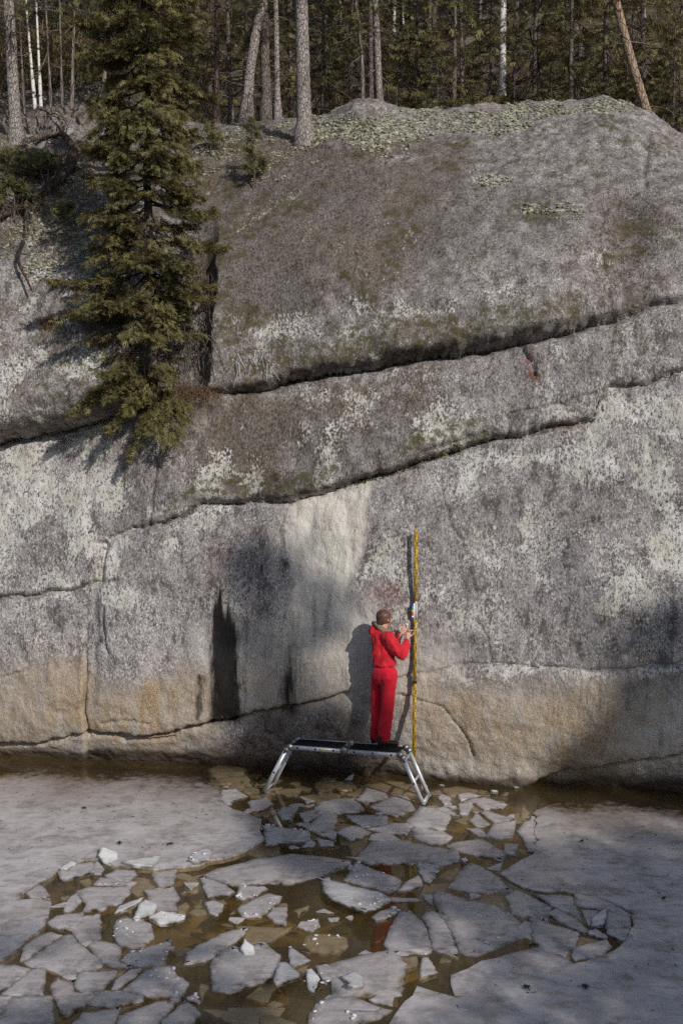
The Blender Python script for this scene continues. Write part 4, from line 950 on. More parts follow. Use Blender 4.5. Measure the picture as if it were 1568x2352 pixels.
# ------------------------------------------------------------------ the person
PB = 15.33
def zp(zx, zy, Y=PB):                                     # point on the person's figure
    return at_depth((1040 + zx / 4.9) * S, (1780 + zy / 4.9) * S, Y)
def remeshed(name, blobs, mat, parent, voxel=.012, smooth=2, fold=None):
    """one continuous skin grown round chains of (point, radius)"""
    V, F, n = [], [], 0
    uv, uf = UNIT
    for ch in blobs:
        pts = [np.array(p) for p, r in ch]; rs = [r for p, r in ch]
        for i in range(len(pts)):
            if i < len(pts) - 1:
                L = np.linalg.norm(pts[i + 1] - pts[i]); k = max(1, int(L / (.35 * max(.008, min(np.min(rs[i]), np.min(rs[i + 1]))))))
            else: k = 1
            for j in range(k):
                f = j / k; p = pts[i] if i == len(pts) - 1 else pts[i] * (1 - f) + pts[i + 1] * f
                r = np.array(rs[i]) * (1 - f) + np.array(rs[min(i + 1, len(rs) - 1)]) * f
                V.append(uv * r + p); F.append(uf + n); n += len(uv)
    me = bpy.data.meshes.new(name); me.from_pydata(np.concatenate(V).tolist(), [], np.concatenate(F).tolist())
    o = bpy.data.objects.new(name, me); COL.objects.link(o)
    md = o.modifiers.new('r', 'REMESH'); md.mode = 'VOXEL'; md.voxel_size = voxel; md.use_smooth_shade = True
    ms = o.modifiers.new('s', 'SMOOTH'); ms.factor = .5; ms.iterations = int(smooth * 4)
    dg = bpy.context.evaluated_depsgraph_get(); me2 = bpy.data.meshes.new_from_object(o.evaluated_get(dg)); o.modifiers.clear()
    o.data = me2; bpy.data.meshes.remove(me)
    me2.materials.clear(); me2.materials.append(mat)
    if fold:
        n = len(me2.vertices); co = np.empty(n * 3, np.float32); no = np.empty(n * 3, np.float32)
        me2.vertices.foreach_get('co', co); me2.vertex_normals.foreach_get('vector', no); co = co.reshape(-1, 3).astype(float); no = no.reshape(-1, 3)
        co = co + no * fold(co)[:, None]; me2.vertices.foreach_set('co', co.astype(np.float32).ravel()); me2.update()
    me2.polygons.foreach_set('use_smooth', np.ones(len(me2.polygons), bool))
    o.parent = parent; o.matrix_parent_inverse = Matrix.Translation(-Vector(parent.location)); return o
def _unit():
    bm = bmesh.new(); bmesh.ops.create_icosphere(bm, subdivisions=2, radius=1); V = np.array([v.co[:] for v in bm.verts]); F = np.array([[v.index for v in f.verts] for f in bm.faces]); bm.free(); return V, F
UNIT = _unit()
def cloth_mat(name, col, dark):
    t = NT(name); co = t.coords(); n = t.noise(co, 7, 5, .6); n2 = t.noise(co, 140, 2)
    c = t.mix(t.ramp(n, .3, .7), dark, col); c = t.mix(t.math('MULTIPLY', t.ramp(t.noise(co, 3.5, 6, .7), .55, .75), .35), c, (.20, .045, .04)); b = t.bump(t.math('ADD', n, t.math('MULTIPLY', n2, .12)), .5, .012)
    return t.done(t.pbr(c, .72, .25, 0, b, Sheen_Weight=.15))
M_JACKET = cloth_mat('red_padded_cloth', (.60, .012, .026), (.40, .007, .016)); M_TROUS = cloth_mat('red_trouser_cloth', (.62, .007, .028), (.45, .004, .018))
def skin_mat():
    t = NT('skin'); co = t.coords(); c = t.mix(t.ramp(t.noise(co, 30, 3), .3, .7), (.50, .29, .21), (.60, .37, .28)); return t.done(t.pbr(c, .5, .35, 0, None, Subsurface_Weight=.1))
M_SKIN = skin_mat(); M_CAP = simple_mat('brown_leather', (.12, .055, .042), .42, .45, 0, .3, 22, .25, .004); M_FUR = simple_mat('fur', (.27, .195, .14), .95, .1, 0, .5, 90, 1.0, .02)
M_BOOT = simple_mat('dark_leather', (.022, .013, .012), .45, .4, 0, .4, 30, .3, .004); M_WHITE = simple_mat('white_plastic', (.75, .76, .78), .4, .4, 0, .03)
per = empty('person', (.60, PB, LAD_Z + .03)); tag(per, 'person in red padded suit and brown cap working at the staff on the platform', 'person')
FD_ = np.array([.80, .60, 0.0]); RD_ = np.array([.60, -.80, 0.0]); UP_ = np.array([0, 0, 1.0])
head = zp(545, 375); neck = zp(525, 500, PB); chest = zp(530, 720, PB + .01); waist = zp(550, 1055, PB); pelv = zp(555, 1190, PB)
shR = zp(605, 645, PB - .14); shL = zp(455, 608, PB + .15); elR = zp(815, 895, PB - .12); wrR = zp(885, 690, PB + .05); elL = zp(735, 730, PB + .26); wrL = zp(790, 625, PB + .18)
hipR = zp(585, 1260, PB - .07); hipL = zp(470, 1250, PB + .12); knR = zp(600, 1650, PB - .07); knL = zp(452, 1650, PB + .13); anR = zp(545, 2110, PB - .07); anL = zp(440, 2110, PB + .14)
def folds(sc, amp, st=(1, 1, 1), seed=0):
    return lambda co: amp * fbm(co * sc * np.array(st) + seed, 3)
def arm_folds(co):
    return -.004 + .026 * fbm(co * np.array([9, 9, 3.6]) + 3, 4, .55) - .026 * np.abs(noise3(co @ np.array([[7.5, 0, 2.0], [0, 7.5, 2.0], [-3.0, 0, 4.5]]) + 8)) + .004 * noise3(co * 30)
def leg_folds(co):
    z = co[:, 2] - LAD_Z; w = sstep(.55, .0, z) + .35; return w * .019 * fbm(co * np.array([7, 7, 14]) + 5, 3) + (1 - np.clip(w, 0, 1)) * .018 * fbm(co * np.array([9, 9, 2.5]) + 1, 3) - .012 * w * np.abs(noise3(co * np.array([6, 6, 12]) + 2)) 
# hands: palm, four bent fingers and a thumb each, reaching to the card and pinching a small white marker
def hand(wr, pdir, side, curl, spread):
    pdir = pdir / np.linalg.norm(pdir); side = side - pdir * (side @ pdir); side /= np.linalg.norm(side); nrm = np.cross(pdir, side); ch = []
    palm0 = wr + pdir * .018
    for k in range(4): ch.append([(wr, .022), (palm0 + pdir * .03 + side * (.014 * (k - 1.5)), .0165), (palm0 + pdir * .066 + side * (.0185 * (k - 1.5)), .0115)])
    Ls = (.070, .078, .072, .056)
    for k in range(4):
        b = palm0 + pdir * .066 + side * (.0185 * (k - 1.5)); d = pdir; pts = [(b, .0098)]; a = 0
        for s_, fr in enumerate((.45, .32, .23)):
            a += curl[min(k, len(curl) - 1)] * (.55 if s_ == 0 else 1.0); d = pdir * math.cos(a) + nrm * math.sin(a) + side * spread * (k - 1.5); d /= np.linalg.norm(d); b = b + d * Ls[k] * fr; pts.append((b, .0092 - .0012 * s_))
        ch.append(pts)
    tb = palm0 + pdir * .012 - side * .026; t1 = tb + (-side * .7 + pdir * .55 + nrm * .4) * .034; t2 = t1 + (pdir * .8 + nrm * .45 - side * .1) * .03; t3 = t2 + (pdir * .75 + nrm * .5 + side * .25) * .024
    ch.append([(palm0, .018), (tb, .0145), (t1, .0115), (t2, .0105), (t3, .0085)]); return ch
hR = hand(wrR + np.array([.004, 0, .02]), zp(905, 585, PB + .06) - wrR, -FD_ + np.array([0, 0, -.4]), (.7, .8, .85, .9), .03)
hL = hand(wrL + np.array([.006, 0, .02]), zp(862, 515, PB + .16) - wrL, FD_ * .6 + np.array([0, 0, -.8]), (.45, .5, .55, .6), .05)
hd = []
E_ = lambda a, b, c, r: (head + FD_ * a + RD_ * b + UP_ * c, r)
hd.append([E_(-.018, 0, .02, .088), E_(.012, 0, .03, .086)]); hd.append([E_(.03, 0, -.02, .072), E_(.045, 0, -.075, .05), E_(.06, 0, -.10, .03)])
hd.append([E_(.085, 0, -.005, .016), E_(.105, 0, -.03, .014)]); hd.append([E_(.085, 0, -.075, .014), E_(.082, .015, -.075, .012)])
for s_ in (-1, 1): hd.append([E_(-.005, s_ * .086, -.005, (.02, .014, .03)), E_(-.015, s_ * .09, .0, (.016, .01, .022))]); hd.append([E_(.075, s_ * .032, .012, .018), E_(.06, s_ * .05, -.03, .028)])
body_ch = [[(head - UP_ * .05, .058), (neck - UP_ * .02, .058), (chest, (.11, .13, .12)), (waist, (.12, .12, .1)), (pelv, (.13, .13, .1))], [(shR, .06), (elR, .045), (wrR, .029), (wrR + np.array([.004, 0, .02]), .024)], [(shL, .06), (elL, .045), (wrL, .029), (wrL + np.array([.006, 0, .02]), .024)],
           [(shR, .07), (shL, .07)], [(hipR, .085), (knR, .055), (anR, .04)], [(hipL, .085), (knL, .055), (anL, .04)]] + hd + hR + hL
body = remeshed('body', body_ch, M_SKIN, per, .0055, .5)
jacket = [[(neck + np.array([-.03, 0, -.015]), (.085, .085, .05)), (chest + np.array([-.01, 0, .03]), (.165, .155, .13)), (zp(535, 880, PB), (.165, .155, .12)), (zp(550, 990, PB), (.165, .15, .07)), (zp(552, 1035, PB), (.178, .165, .035)), (zp(553, 1062, PB), (.172, .16, .018))],
          [(shR, .098), (zp(700, 790, PB - .15), .102), (elR, .092), (zp(862, 790, PB - .02), .072), (wrR - np.array([0, 0, .005]), .043)],
          [(shL, .088), (zp(600, 690, PB + .24), .082), (elL, .070), (wrL - np.array([.008, 0, .005]), .045)],
          [(shR + np.array([0, 0, .0]), .085), (shL, .085)],
          # hood lying on the back
          [(zp(372, 575, PB + .02), (.055, .085, .035)), (zp(400, 500, PB + .05), (.055, .09, .045)), (zp(470, 575, PB - .02), (.07, .09, .035)), (zp(560, 610, PB - .07), (.06, .06, .028))]]
remeshed('jacket', jacket, M_JACKET, per, .0105, 3, arm_folds)
trous = [[(zp(553, 1065, PB), (.132, .128, .03)), (zp(553, 1100, PB), (.150, .145, .025)), (zp(558, 1150, PB), (.175, .165, .06)), (zp(562, 1230, PB), (.172, .17, .06)), (zp(575, 1295, PB), (.150, .16, .05))],
         [(hipR + np.array([.02, 0, .03]), .135), (zp(618, 1330, PB - .07), (.112, .11, .06)), (zp(612, 1430, PB - .07), .100), (knR, .092), (zp(580, 1850, PB - .07), .090), (zp(550, 2000, PB - .07), .096), (zp(548, 2095, PB - .07), (.092, .09, .05)), (zp(546, 2160, PB - .07), (.084, .082, .03))],
         [(hipL, .118), (zp(455, 1430, PB + .12), .104), (knL, .098), (zp(448, 1850, PB + .13), .094), (zp(442, 2010, PB + .14), .098), (zp(440, 2100, PB + .14), (.09, .088, .05)), (zp(440, 2165, PB + .14), (.082, .08, .03))]]
remeshed('trousers', trous, M_TROUS, per, .0105, 3, leg_folds)
# fur collar
col_ch = [[(zp(395, 440, PB + .07), .030), (zp(430, 455, PB - .01), .036), (zp(500, 520, PB - .07), .040), (zp(580, 570, PB - .09), .040), (zp(650, 600, PB - .03), .034), (zp(680, 590, PB + .04), .026)]]
remeshed('fur_collar', col_ch, M_FUR, per, .008, 1, lambda co: .010 * fbm(co * 45, 2))
# leather cap with ear band and short peak
cap_ch = [[E_(-.010, 0, .04, (.105, .105, .092)), E_(-.008, 0, -.012, (.104, .104, .06))], [E_(-.045, 0, -.04, (.062, .072, .04))]]
cp = remeshed('cap', cap_ch, M_CAP, per, .007, 2, lambda co: .002 * noise3(co * 25))
pk = remeshed('cap_peak', [[E_(.088, 0, .018, (.03, .055, .012)), E_(.125, 0, .004, (.026, .045, .009))]], M_CAP, per, .006, 2); pk.parent = cp; pk.matrix_parent_inverse = Matrix.Identity(4)
mb = MB(); mb.tube([E_(.02, .088, -.03, 0)[0], E_(.045, .075, -.10, 0)[0], zp(685, 600, PB - .04)], .005, 6); o = mb.build('cap_strap', M_BLACK, per); o.matrix_parent_inverse = Matrix.Translation(-Vector(per.location))
for an, dY in ((anR, 0), (anL, 0)):
    f = np.array([.90, .42 if an is anL else .25, 0]); f /= np.linalg.norm(f); zf = LAD_Z + .028
    base = np.array([an[0], an[1], zf]); P_ = lambda a, z, r: (base + f * a + UP_ * z, r)
    b_ = remeshed('boot', [[P_(-.03, .13, .058), P_(-.035, .05, (.058, .052, .05)), P_(.05, .05, (.055, .05, .045)), P_(.12, .04, (.05, .05, .034)), P_(.165, .032, (.045, .045, .028))]], M_BOOT, per, .008, 1)
    so = remeshed('sole', [[P_(-.05, .008, (.047, .045, .012)), P_(.05, .008, (.047, .044, .012)), P_(.165, .008, (.045, .048, .012))]], M_BLACK, per, .006, 1); so.parent = b_; so.matrix_parent_inverse = Matrix.Identity(4)
# white marker pinched in the left hand
mk = zp(885, 462, PB + .15); mb = MB(); mb.box(mk, (.026, .014, .034), Matrix.Rotation(.3, 3, 'Y')); mb.box(mk + np.array([.0, 0, -.026]), (.014, .01, .022), Matrix.Rotation(.3, 3, 'Y'))
o = mb.build('marker', M_WHITE); tag(o, 'small white marker pinched between the fingers beside the scale card', 'marker')
# ------------------------------------------------------------------ plants
def leaf_mat(name, a, b, c):
    t = NT(name); tn = t.attr('tint').outputs['Fac']; n = t.noise(t.coords(), 3.0, 3)
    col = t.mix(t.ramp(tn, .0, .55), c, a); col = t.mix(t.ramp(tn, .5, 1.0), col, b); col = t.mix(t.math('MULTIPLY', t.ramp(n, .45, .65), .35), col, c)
    p = t.pbr(col, .6, .25); tl = t.n('ShaderNodeBsdfTranslucent'); t.put(tl.inputs[0], col)
    m = t.n('ShaderNodeMixShader'); m.inputs[0].default_value = .18; t.t.links.new(p, m.inputs[1]); t.t.links.new(tl.outputs[0], m.inputs[2]); return t.done(m.outputs[0])
M_SPRUCE = leaf_mat('spruce_needles', (.145, .135, .052), (.255, .235, .092), (.115, .085, .055))
M_PINE = leaf_mat('pine_needles', (.125, .125, .046), (.205, .20, .08), (.085, .07, .04))
M_GRASS = leaf_mat('dead_grass', (.20, .13, .075), (.34, .25, .15), (.13, .065, .04))
M_MOSS = leaf_mat('moss_leaves', (.10, .105, .025), (.20, .20, .06), (.05, .042, .014))
M_CLUMP = leaf_mat('reindeer_lichen', (.30, .30, .225), (.46, .46, .375), (.17, .155, .11))
def bark_mat(name, a, b, c, sc=14, zs=.35):
    t = NT(name); co = t.coords((1, 1, zs)); v = t.voro(co, sc, 'DISTANCE_TO_EDGE'); n = t.noise(co, sc * 1.6, 4, .65); n2 = t.noise(t.coords(), 2.2, 4)
    col = t.mix(t.ramp(n, .3, .7), a, b); col = t.mix(t.math('MULTIPLY', t.ramp(v, .07, .0), .7), col, c); col = t.mix(t.math('MULTIPLY', t.ramp(n2, .52, .68), .6), col, tuple(x * .45 for x in a))
    return t.done(t.pbr(col, .9, .15, 0, t.bump(t.math('ADD', t.ramp(v, .0, .12), n), .9, .03)))
M_PBARK = bark_mat('pine_bark', (.20, .17, .155), (.44, .40, .375), (.09, .07, .06), 26, .4); M_OBARK = bark_mat('orange_pine_bark', (.25, .17, .12), (.40, .31, .23), (.10, .065, .05), 16)
M_GBARK = bark_mat('grey_bark', (.10, .08, .07), (.26, .22, .20), (.045, .036, .032), 26); M_DEAD = bark_mat('dead_wood', (.13, .10, .085), (.30, .26, .23), (.04, .03, .025), 22, .15); M_DBARK = bark_mat('dark_bark', (.045, .03, .024), (.12, .085, .07), (.015, .01, .01), 12)
def birch_mat():
    t = NT('birch_bark'); co = t.coords((1, 1, 2.2)); n = t.noise(co, 5, 5, .7); n2 = t.noise(t.coords((1, 1, 5)), 14, 3)
    c = t.mix(t.ramp(n2, .55, .7), (.62, .60, .57), (.25, .23, .21)); c = t.mix(t.ramp(n, .50, .60), c, (.05, .042, .04)); return t.done(t.pbr(c, .8, .2))
M_BIRCH = birch_mat()

def shoots(B, D, L, W, rng, n=5, droop=.25, tint=None, side=None):
    """needle shoots: pairs of narrow triangles set along each axis. returns V, F, tint"""
    N = len(B); B = np.asarray(B); D = np.asarray(D) / (np.linalg.norm(D, axis=1)[:, None] + 1e-9)
    if side is None:
        side = np.cross(D, np.array([0, 0, 1.0]) + .6 * rng.normal(size=(N, 3)))
    side = side / (np.linalg.norm(side, axis=1)[:, None] + 1e-9)
    L = np.broadcast_to(L, (N,)); W = np.broadcast_to(W, (N,)); V = []; T = []
    tint = rng.rand(N) if tint is None else tint
    for k in range(n):
        f = (k + .35) / n; p = B + D * (L * f)[:, None]; w = W * (1.0 - .45 * f)
        for sg in (-1, 1):
            j = rng.normal(size=(N, 3)) * .25
            tip = p + (side * sg * .8 + D * .7 + j * .8 - np.array([0, 0, droop])) * w[:, None]
            b0 = p - D * (L / n * .38)[:, None]; b1 = p + D * (L / n * .38)[:, None]
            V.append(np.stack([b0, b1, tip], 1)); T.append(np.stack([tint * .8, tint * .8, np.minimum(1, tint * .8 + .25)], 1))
    V = np.concatenate(V).reshape(-1, 3); T = np.concatenate(T).ravel(); F = np.arange(len(V)).reshape(-1, 3); return V, F, T
def spruce_parts(rng, H, rad, z0=.3, step=.32, per=6, dens=1.0, droop=.35, az=None, size=1.0, keep=.9, trunk_r=.07, needle=.055, lean=(0, 0)):
    """spruce standing at the origin: foliage arrays, wood tubes. rad(h, azimuth) -> branch length"""
    Bs, Ds, Ts, Ls = [], [], [], []; wood = MB(); h = z0; px_ = lambda h: np.array([lean[0] * h, lean[1] * h, h])
    while h < H - .1:
        a0 = rng.rand() * 6.28
        for b in range(per):
            if rng.rand() > keep: continue
            a = a0 + b * 6.283 / per + rng.normal() * .2
            if az is not None and not az(a, rng): continue
            L = rad(h, a) * (.5 + .7 * rng.rand()); 
            if L < .06: continue
            hh = h + rng.normal() * .10; dr = droop * (1 + .6 * rng.normal()); d = np.array([math.cos(a), math.sin(a), 0]); sd = np.array([-d[1], d[0], 0])
            n = max(4, int(L / .11)); t = np.linspace(0, 1, n)
            path = px_(hh) + d * (L * t)[:, None] + np.array([0, 0, 1.0]) * (L * (-dr * t + .55 * dr * t ** 2.2))[:, None] + sd * (.10 * L * np.sin(t * 3 + rng.rand() * 6) * rng.normal())[:, None]
            if size < 3: wood.tube(path, np.linspace(.013, .003, n) * (.6 + L * .5), 4, False)
            k = int(dens * L * 34 / size); 
            for q in range(k):
                f = .22 + .78 * rng.rand() ** .8; i = min(n - 2, int(f * (n - 1))); p = path[i] + (path[i + 1] - path[i]) * (f * (n - 1) - i)
                sg = rng.choice([-1, 1]); ln = (.12 + .42 * L * (1 - f) * rng.rand()) * (1 if f < .9 else .5)
                dd = sd * sg * (.85) + d * (.55 + .3 * rng.rand()) + np.array([0, 0, -.22 - .3 * rng.rand()]); dd /= np.linalg.norm(dd)
                m = max(1, int(ln / (.075 * size)))
                for e in range(m):
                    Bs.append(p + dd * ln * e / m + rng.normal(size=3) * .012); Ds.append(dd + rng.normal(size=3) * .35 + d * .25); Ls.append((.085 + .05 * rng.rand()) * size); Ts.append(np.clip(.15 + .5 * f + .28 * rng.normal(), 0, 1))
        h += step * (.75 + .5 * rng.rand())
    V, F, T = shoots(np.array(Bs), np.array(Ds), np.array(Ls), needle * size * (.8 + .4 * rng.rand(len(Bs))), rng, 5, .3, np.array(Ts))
    tp = np.array([px_(z) for z in np.linspace(-.25, H, 24)]) + np.cumsum(rng.normal(size=(24, 3)) * .012, 0) * np.array([1, 1, 0])
    tr = MB(); tr.tube(tp, np.linspace(trunk_r, .012, 24), 10, False, rough=.25, seed=rng.rand() * 50)
    return V, F, T, wood, tr
def make_spruce(name, loc, label, group, parts, bark=None, mat=None):
    V, F, T, wood, tr = parts; r = empty(name, loc); tag(r, label, 'spruce', group)
    tr.build('trunk', bark or M_GBARK, r, True); 
    if wood.v: w = wood.build('branches', M_DBARK, r); w['kind'] = 'stuff'
    c = mesh_np('crown', V, F, mat or M_SPRUCE, r, False, {'tint': T}); c['kind'] = 'stuff'; return r
def copy_tree(src, loc, rz, sc, label, group=None):
    r = src.copy(); COL.objects.link(r); r.location = loc; r.rotation_euler = (0, 0, rz); r.scale = (sc, sc, sc) if np.isscalar(sc) else sc; r['label'] = label
    if group: r['group'] = group
    for ch in src.children:
        c = ch.copy(); COL.objects.link(c); c.parent = r
    return r
# low skirts of the same spruce hanging over the joint: layered boughs below the trunk
def bough(px0, py0, px1, py1, D0_, D1_, n, w, rng, drop=.15):
    a = at_depth(px0, py0, D0_); b = at_depth(px1, py1, D1_); t = np.linspace(0, 1, 9)
    path = a + (b - a) * t[:, None] + np.array([0, 0, 1]) * (drop * np.sin(t * math.pi))[:, None]; d = (b - a) / np.linalg.norm(b - a); sd = np.cross(d, [0, 0, 1.0]); sd /= np.linalg.norm(sd); B, D, T = [], [], []
    for q in range(n):
        f = .12 + .88 * rng.rand(); p = np.array([np.interp(f, t, path[:, k]) for k in range(3)]); wd = w * math.sin(math.pi * min(.96, .2 + .8 * f)) ** .6
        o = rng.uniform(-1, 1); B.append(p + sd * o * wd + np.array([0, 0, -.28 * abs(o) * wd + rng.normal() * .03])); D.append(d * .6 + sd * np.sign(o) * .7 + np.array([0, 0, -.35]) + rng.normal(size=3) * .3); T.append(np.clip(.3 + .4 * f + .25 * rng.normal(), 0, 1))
    return path, np.array(B), np.array(D), np.array(T)
# the spruce rooted on the ledge
rg = np.random.RandomState(21)
sp_base = at_depth(352, 905, 16.55)
sp_h = lambda py: at_depth(330, py, 16.55)[2] - sp_base[2]
_ys = [-300, 0, 100, 200, 300, 400, 500, 600, 680, 740, 800, 860, 920]; _le = [90, 140, 140, 138, 140, 146, 172, 205, 245, 222, 192, 160, 120]; _re = [90, 140, 140, 150, 150, 178, 188, 170, 120, 118, 104, 76, 60]
_hh = [sp_h(y) for y in _ys][::-1]
def near_rad(h, a):
    l = np.interp(h, _hh, _le[::-1]) / 166; r = np.interp(h, _hh, _re[::-1]) / 166; c = math.cos(a); s_ = math.sin(a)
    side = r if c > 0 else l; return math.hypot(c * side, s_ * (.85 if s_ < 0 else .55)) if True else 0
near = spruce_parts(rg, sp_h(-330), near_rad, .70, .19, 8, 3.0, .50, lambda a, r: not (math.sin(a) > .55 and r.rand() < .75), .95, .70, .085, .052, (-.011, 0))
fb, fd, ft = [], [], []
for q in range(90):
    py = rg.uniform(-60, 900); sgn = rg.choice([-1, 1]); ext = np.interp(py, _ys, _le if sgn < 0 else _re); x0 = 325 + (py - 500) * .03; off = sgn * ext * rg.uniform(.15, .92); dy_ = rg.uniform(15, 70)
    pth, b, d, t_ = bough(x0 + off * .15, py, x0 + off, py + dy_, 16.5, 16.5 - rg.uniform(.1, .75) * math.sqrt(max(.05, 1 - (off / (ext + 1)) ** 2)), int(rg.uniform(50, 110)), rg.uniform(.10, .20), rg, .08)
    near[3].tube(pth, np.linspace(.011, .003, len(pth)) , 4, False) if False else None
    fb.append(b - sp_base); fd.append(d); ft.append(t_)
fb, fd, ft = map(np.concatenate, (fb, fd, ft)); V2, F2, T2 = shoots(fb, fd, .08 + .06 * rg.rand(len(fb)), .042 + .02 * rg.rand(len(fb)), rg, 5, .3, ft)
near = (np.concatenate([near[0], V2]), np.concatenate([near[1], F2 + len(near[0])]), np.concatenate([near[2], T2]), near[3], near[4])
make_spruce('spruce_tree', sp_base, 'drooping olive-green spruce growing from a ledge on the cliff at left', None, near)
Bq, Dq, Tq = [], [], []; wd_ = MB()
for args in ((385, 880, 200, 905, 16.7, 16.3, 300, .20), (380, 890, 160, 945, 16.7, 16.35, 400, .24), (380, 900, 250, 985, 16.6, 16.3, 260, .20), (400, 905, 330, 990, 16.6, 16.2, 380, .28), (400, 910, 388, 1015, 16.6, 16.25, 300, .24), (390, 900, 300, 935, 16.7, 16.3, 200, .20), (395, 905, 300, 1040, 16.6, 16.35, 220, .18)):
    pth, b, d, t_ = bough(*args, rg); wd_.tube(pth, np.linspace(.016, .004, len(pth)), 5, False); Bq.append(b); Dq.append(d); Tq.append(t_)
Bq, Dq, Tq = map(np.concatenate, (Bq, Dq, Tq)); V, F, T = shoots(Bq, Dq, .09 + .06 * rg.rand(len(Bq)), .045 + .02 * rg.rand(len(Bq)), rg, 5, .3, Tq)
lowb = empty('low_spruce', at_depth(392, 905, 16.7)); tag(lowb, 'low spreading spruce boughs hanging over the joint below the big spruce', 'spruce')
for o in (wd_.build('branches', M_DBARK), mesh_np('crown', V, F, M_SPRUCE, None, False, {'tint': T})):
    o.parent = lowb; o.matrix_parent_inverse = Matrix.Translation(-lowb.location); o['kind'] = 'stuff'
# dead twigs inside and below the spruce, and the curtain of roots in the gully
def strands(n, box, rng, L, dirv, r=.0035, wob=.12, D=None):
    mb = MB()
    for q in range(n):
        px, py = rng.uniform(box[0], box[1]), rng.uniform(box[2], box[3]); p = at_depth(px, py, D + rng.normal() * .10) if D else rock_at(px, py) - np.array([0, .05 + .1 * rng.rand(), 0])
        l = L * (.4 + .9 * rng.rand()); d = np.array(dirv) + rng.normal(size=3) * .25; d /= np.linalg.norm(d); k = 5; t = np.linspace(0, 1, k); path = p + d * (l * t)[:, None] + np.cumsum(rng.normal(size=(k, 3)) * wob * l / k, 0)
        mb.tube(path, np.linspace(r, r * .4, k) * (.6 + .9 * rng.rand()), 3, False, tint=rng.rand())
    return mb
mbs = strands(260, (400, 492, 600, 800), rg, .55, (0, -.02, -1), .006, .15); o = mbs.build('hanging_roots', M_DEAD); tag(o, 'dark curtain of dead roots and twigs hanging in the gully beside the spruce', 'roots', kind='stuff')
mbs = strands(150, (290, 420, 640, 870), rg, .40, (.1, -.1, -1), .0045, .2, 16.6); o = mbs.build('dead_twigs', M_DEAD); tag(o, 'grey dead twigs under the spruce boughs', 'twigs', kind='stuff')
mbs = strands(16, (535, 640, 805, 850), rg, .22, (0, -.02, -1), .006, .02); o = mbs.build('icicles', M_SNOW); tag(o, 'thin pale drips hanging from the mossy base of the upper slab', 'icicles', kind='stuff')

# grass, moss and lichen cushions
def blades(pts, nrm, rng, L, w, spread=.6, droop=.5):
    N = len(pts); d = nrm + spread * rng.normal(size=(N, 3)); d /= np.linalg.norm(d, axis=1)[:, None]; l = L * (.5 + rng.rand(N)); s = np.cross(d, rng.normal(size=(N, 3))); s /= np.linalg.norm(s, axis=1)[:, None] + 1e-9
    m = pts + d * (l * .55)[:, None]; tip = pts + d * (l * .9)[:, None] + np.array([0, 0, -1]) * (l * droop)[:, None]
    V = np.stack([pts - s * w, pts + s * w, m + s * w * .7, m - s * w * .7, tip], 1).reshape(-1, 3); i = np.arange(N)[:, None] * 5; return V, [np.concatenate([i + 0, i + 1, i + 2, i + 3], 1), np.concatenate([i + 3, i + 2, i + 4], 1)], np.repeat(rng.rand(N), 5)
def patch(name, label, cat, mat, centres, rng, L, w, spread, droop, up=(0, -.5, 1), kind='stuff'):
    pts = np.array([rock_at(*c) for c in centres]); V, F, T = blades(pts, np.tile(np.array(up, float) / np.linalg.norm(up), (len(pts), 1)), rng, L, w, spread, droop); o = mesh_np(name, V, F, mat, None, False, {'tint': T}); tag(o, label, cat, kind=kind)
rc = lambda n, x, y, sx, sy: [(x + rg.normal() * sx, y + rg.normal() * sy) for _ in range(n)]
patch('dead_grass', 'reddish dead grass on the ledge right of the spruce foot', 'grass', M_GRASS, rc(900, 438, 905, 34, 12), rg, .13, .0035, .55, .6)
patch('grass_tuft', 'pale dead grass tuft on the bare rock at left', 'grass', M_GRASS, rc(260, 112, 748, 12, 7), rg, .16, .003, .5, .9)
patch('ledge_moss', 'green moss and small ferns along the joint under the middle slab', 'moss', M_MOSS, [(x, np.interp(x, CR_B[:, 0], CR_B[:, 1]) + 3 + rg.normal() * 4) for x in rg.uniform(800, 1060, 380)], rg, .06, .010, .7, .5)
patch('dry_heather', 'brown heather and dry grass scattered over the top of the cliff', 'heather', M_GRASS, [(rg.uniform(430, 900), rg.uniform(300, 440)) for _ in range(1500)] + [(rg.uniform(0, 260), rg.uniform(350, 600)) for _ in range(1300)] + [(rg.uniform(1370, 1520), rg.uniform(480, 660)) for _ in range(350)], rg, .10, .004, .8, .4)
# reindeer lichen: grey-green cushions thick along the crest
_m = CL_MB[..., 1].ravel(); _vis = (CL_PX.ravel() > -60) & (CL_PX.ravel() < 1640) & (CL_PY.ravel() > 180) & (CL_PY.ravel() < 660)
_cand = np.where(_vis & (_m + .55 * fbm(CL_FLAT * 2.6 + 11, 3) > .50))[0]; _pick = rg.choice(_cand, min(13000, len(_cand)), False); cl = []; clF = []; clT = []
for q, i in enumerate(_pick):
    r = .007 + .030 * rg.rand() ** 2.5; cl.append(ICO_V * np.array([1.1, 1.1, .6]) * r * (1 + .22 * rg.normal(size=(12, 1))) + CL_FLAT[i] + np.array([0, -.003, .004])); clF.append(ICO_F + 12 * q); clT.append(np.full(12, np.clip(.5 + .3 * rg.normal(), 0, 1)))
o = mesh_np('reindeer_lichen', np.concatenate(cl), np.concatenate(clF), M_CLUMP, None, True, {'tint': np.concatenate(clT)}); tag(o, 'pale grey-green reindeer lichen cushions along the cliff crest', 'lichen', kind='stuff')

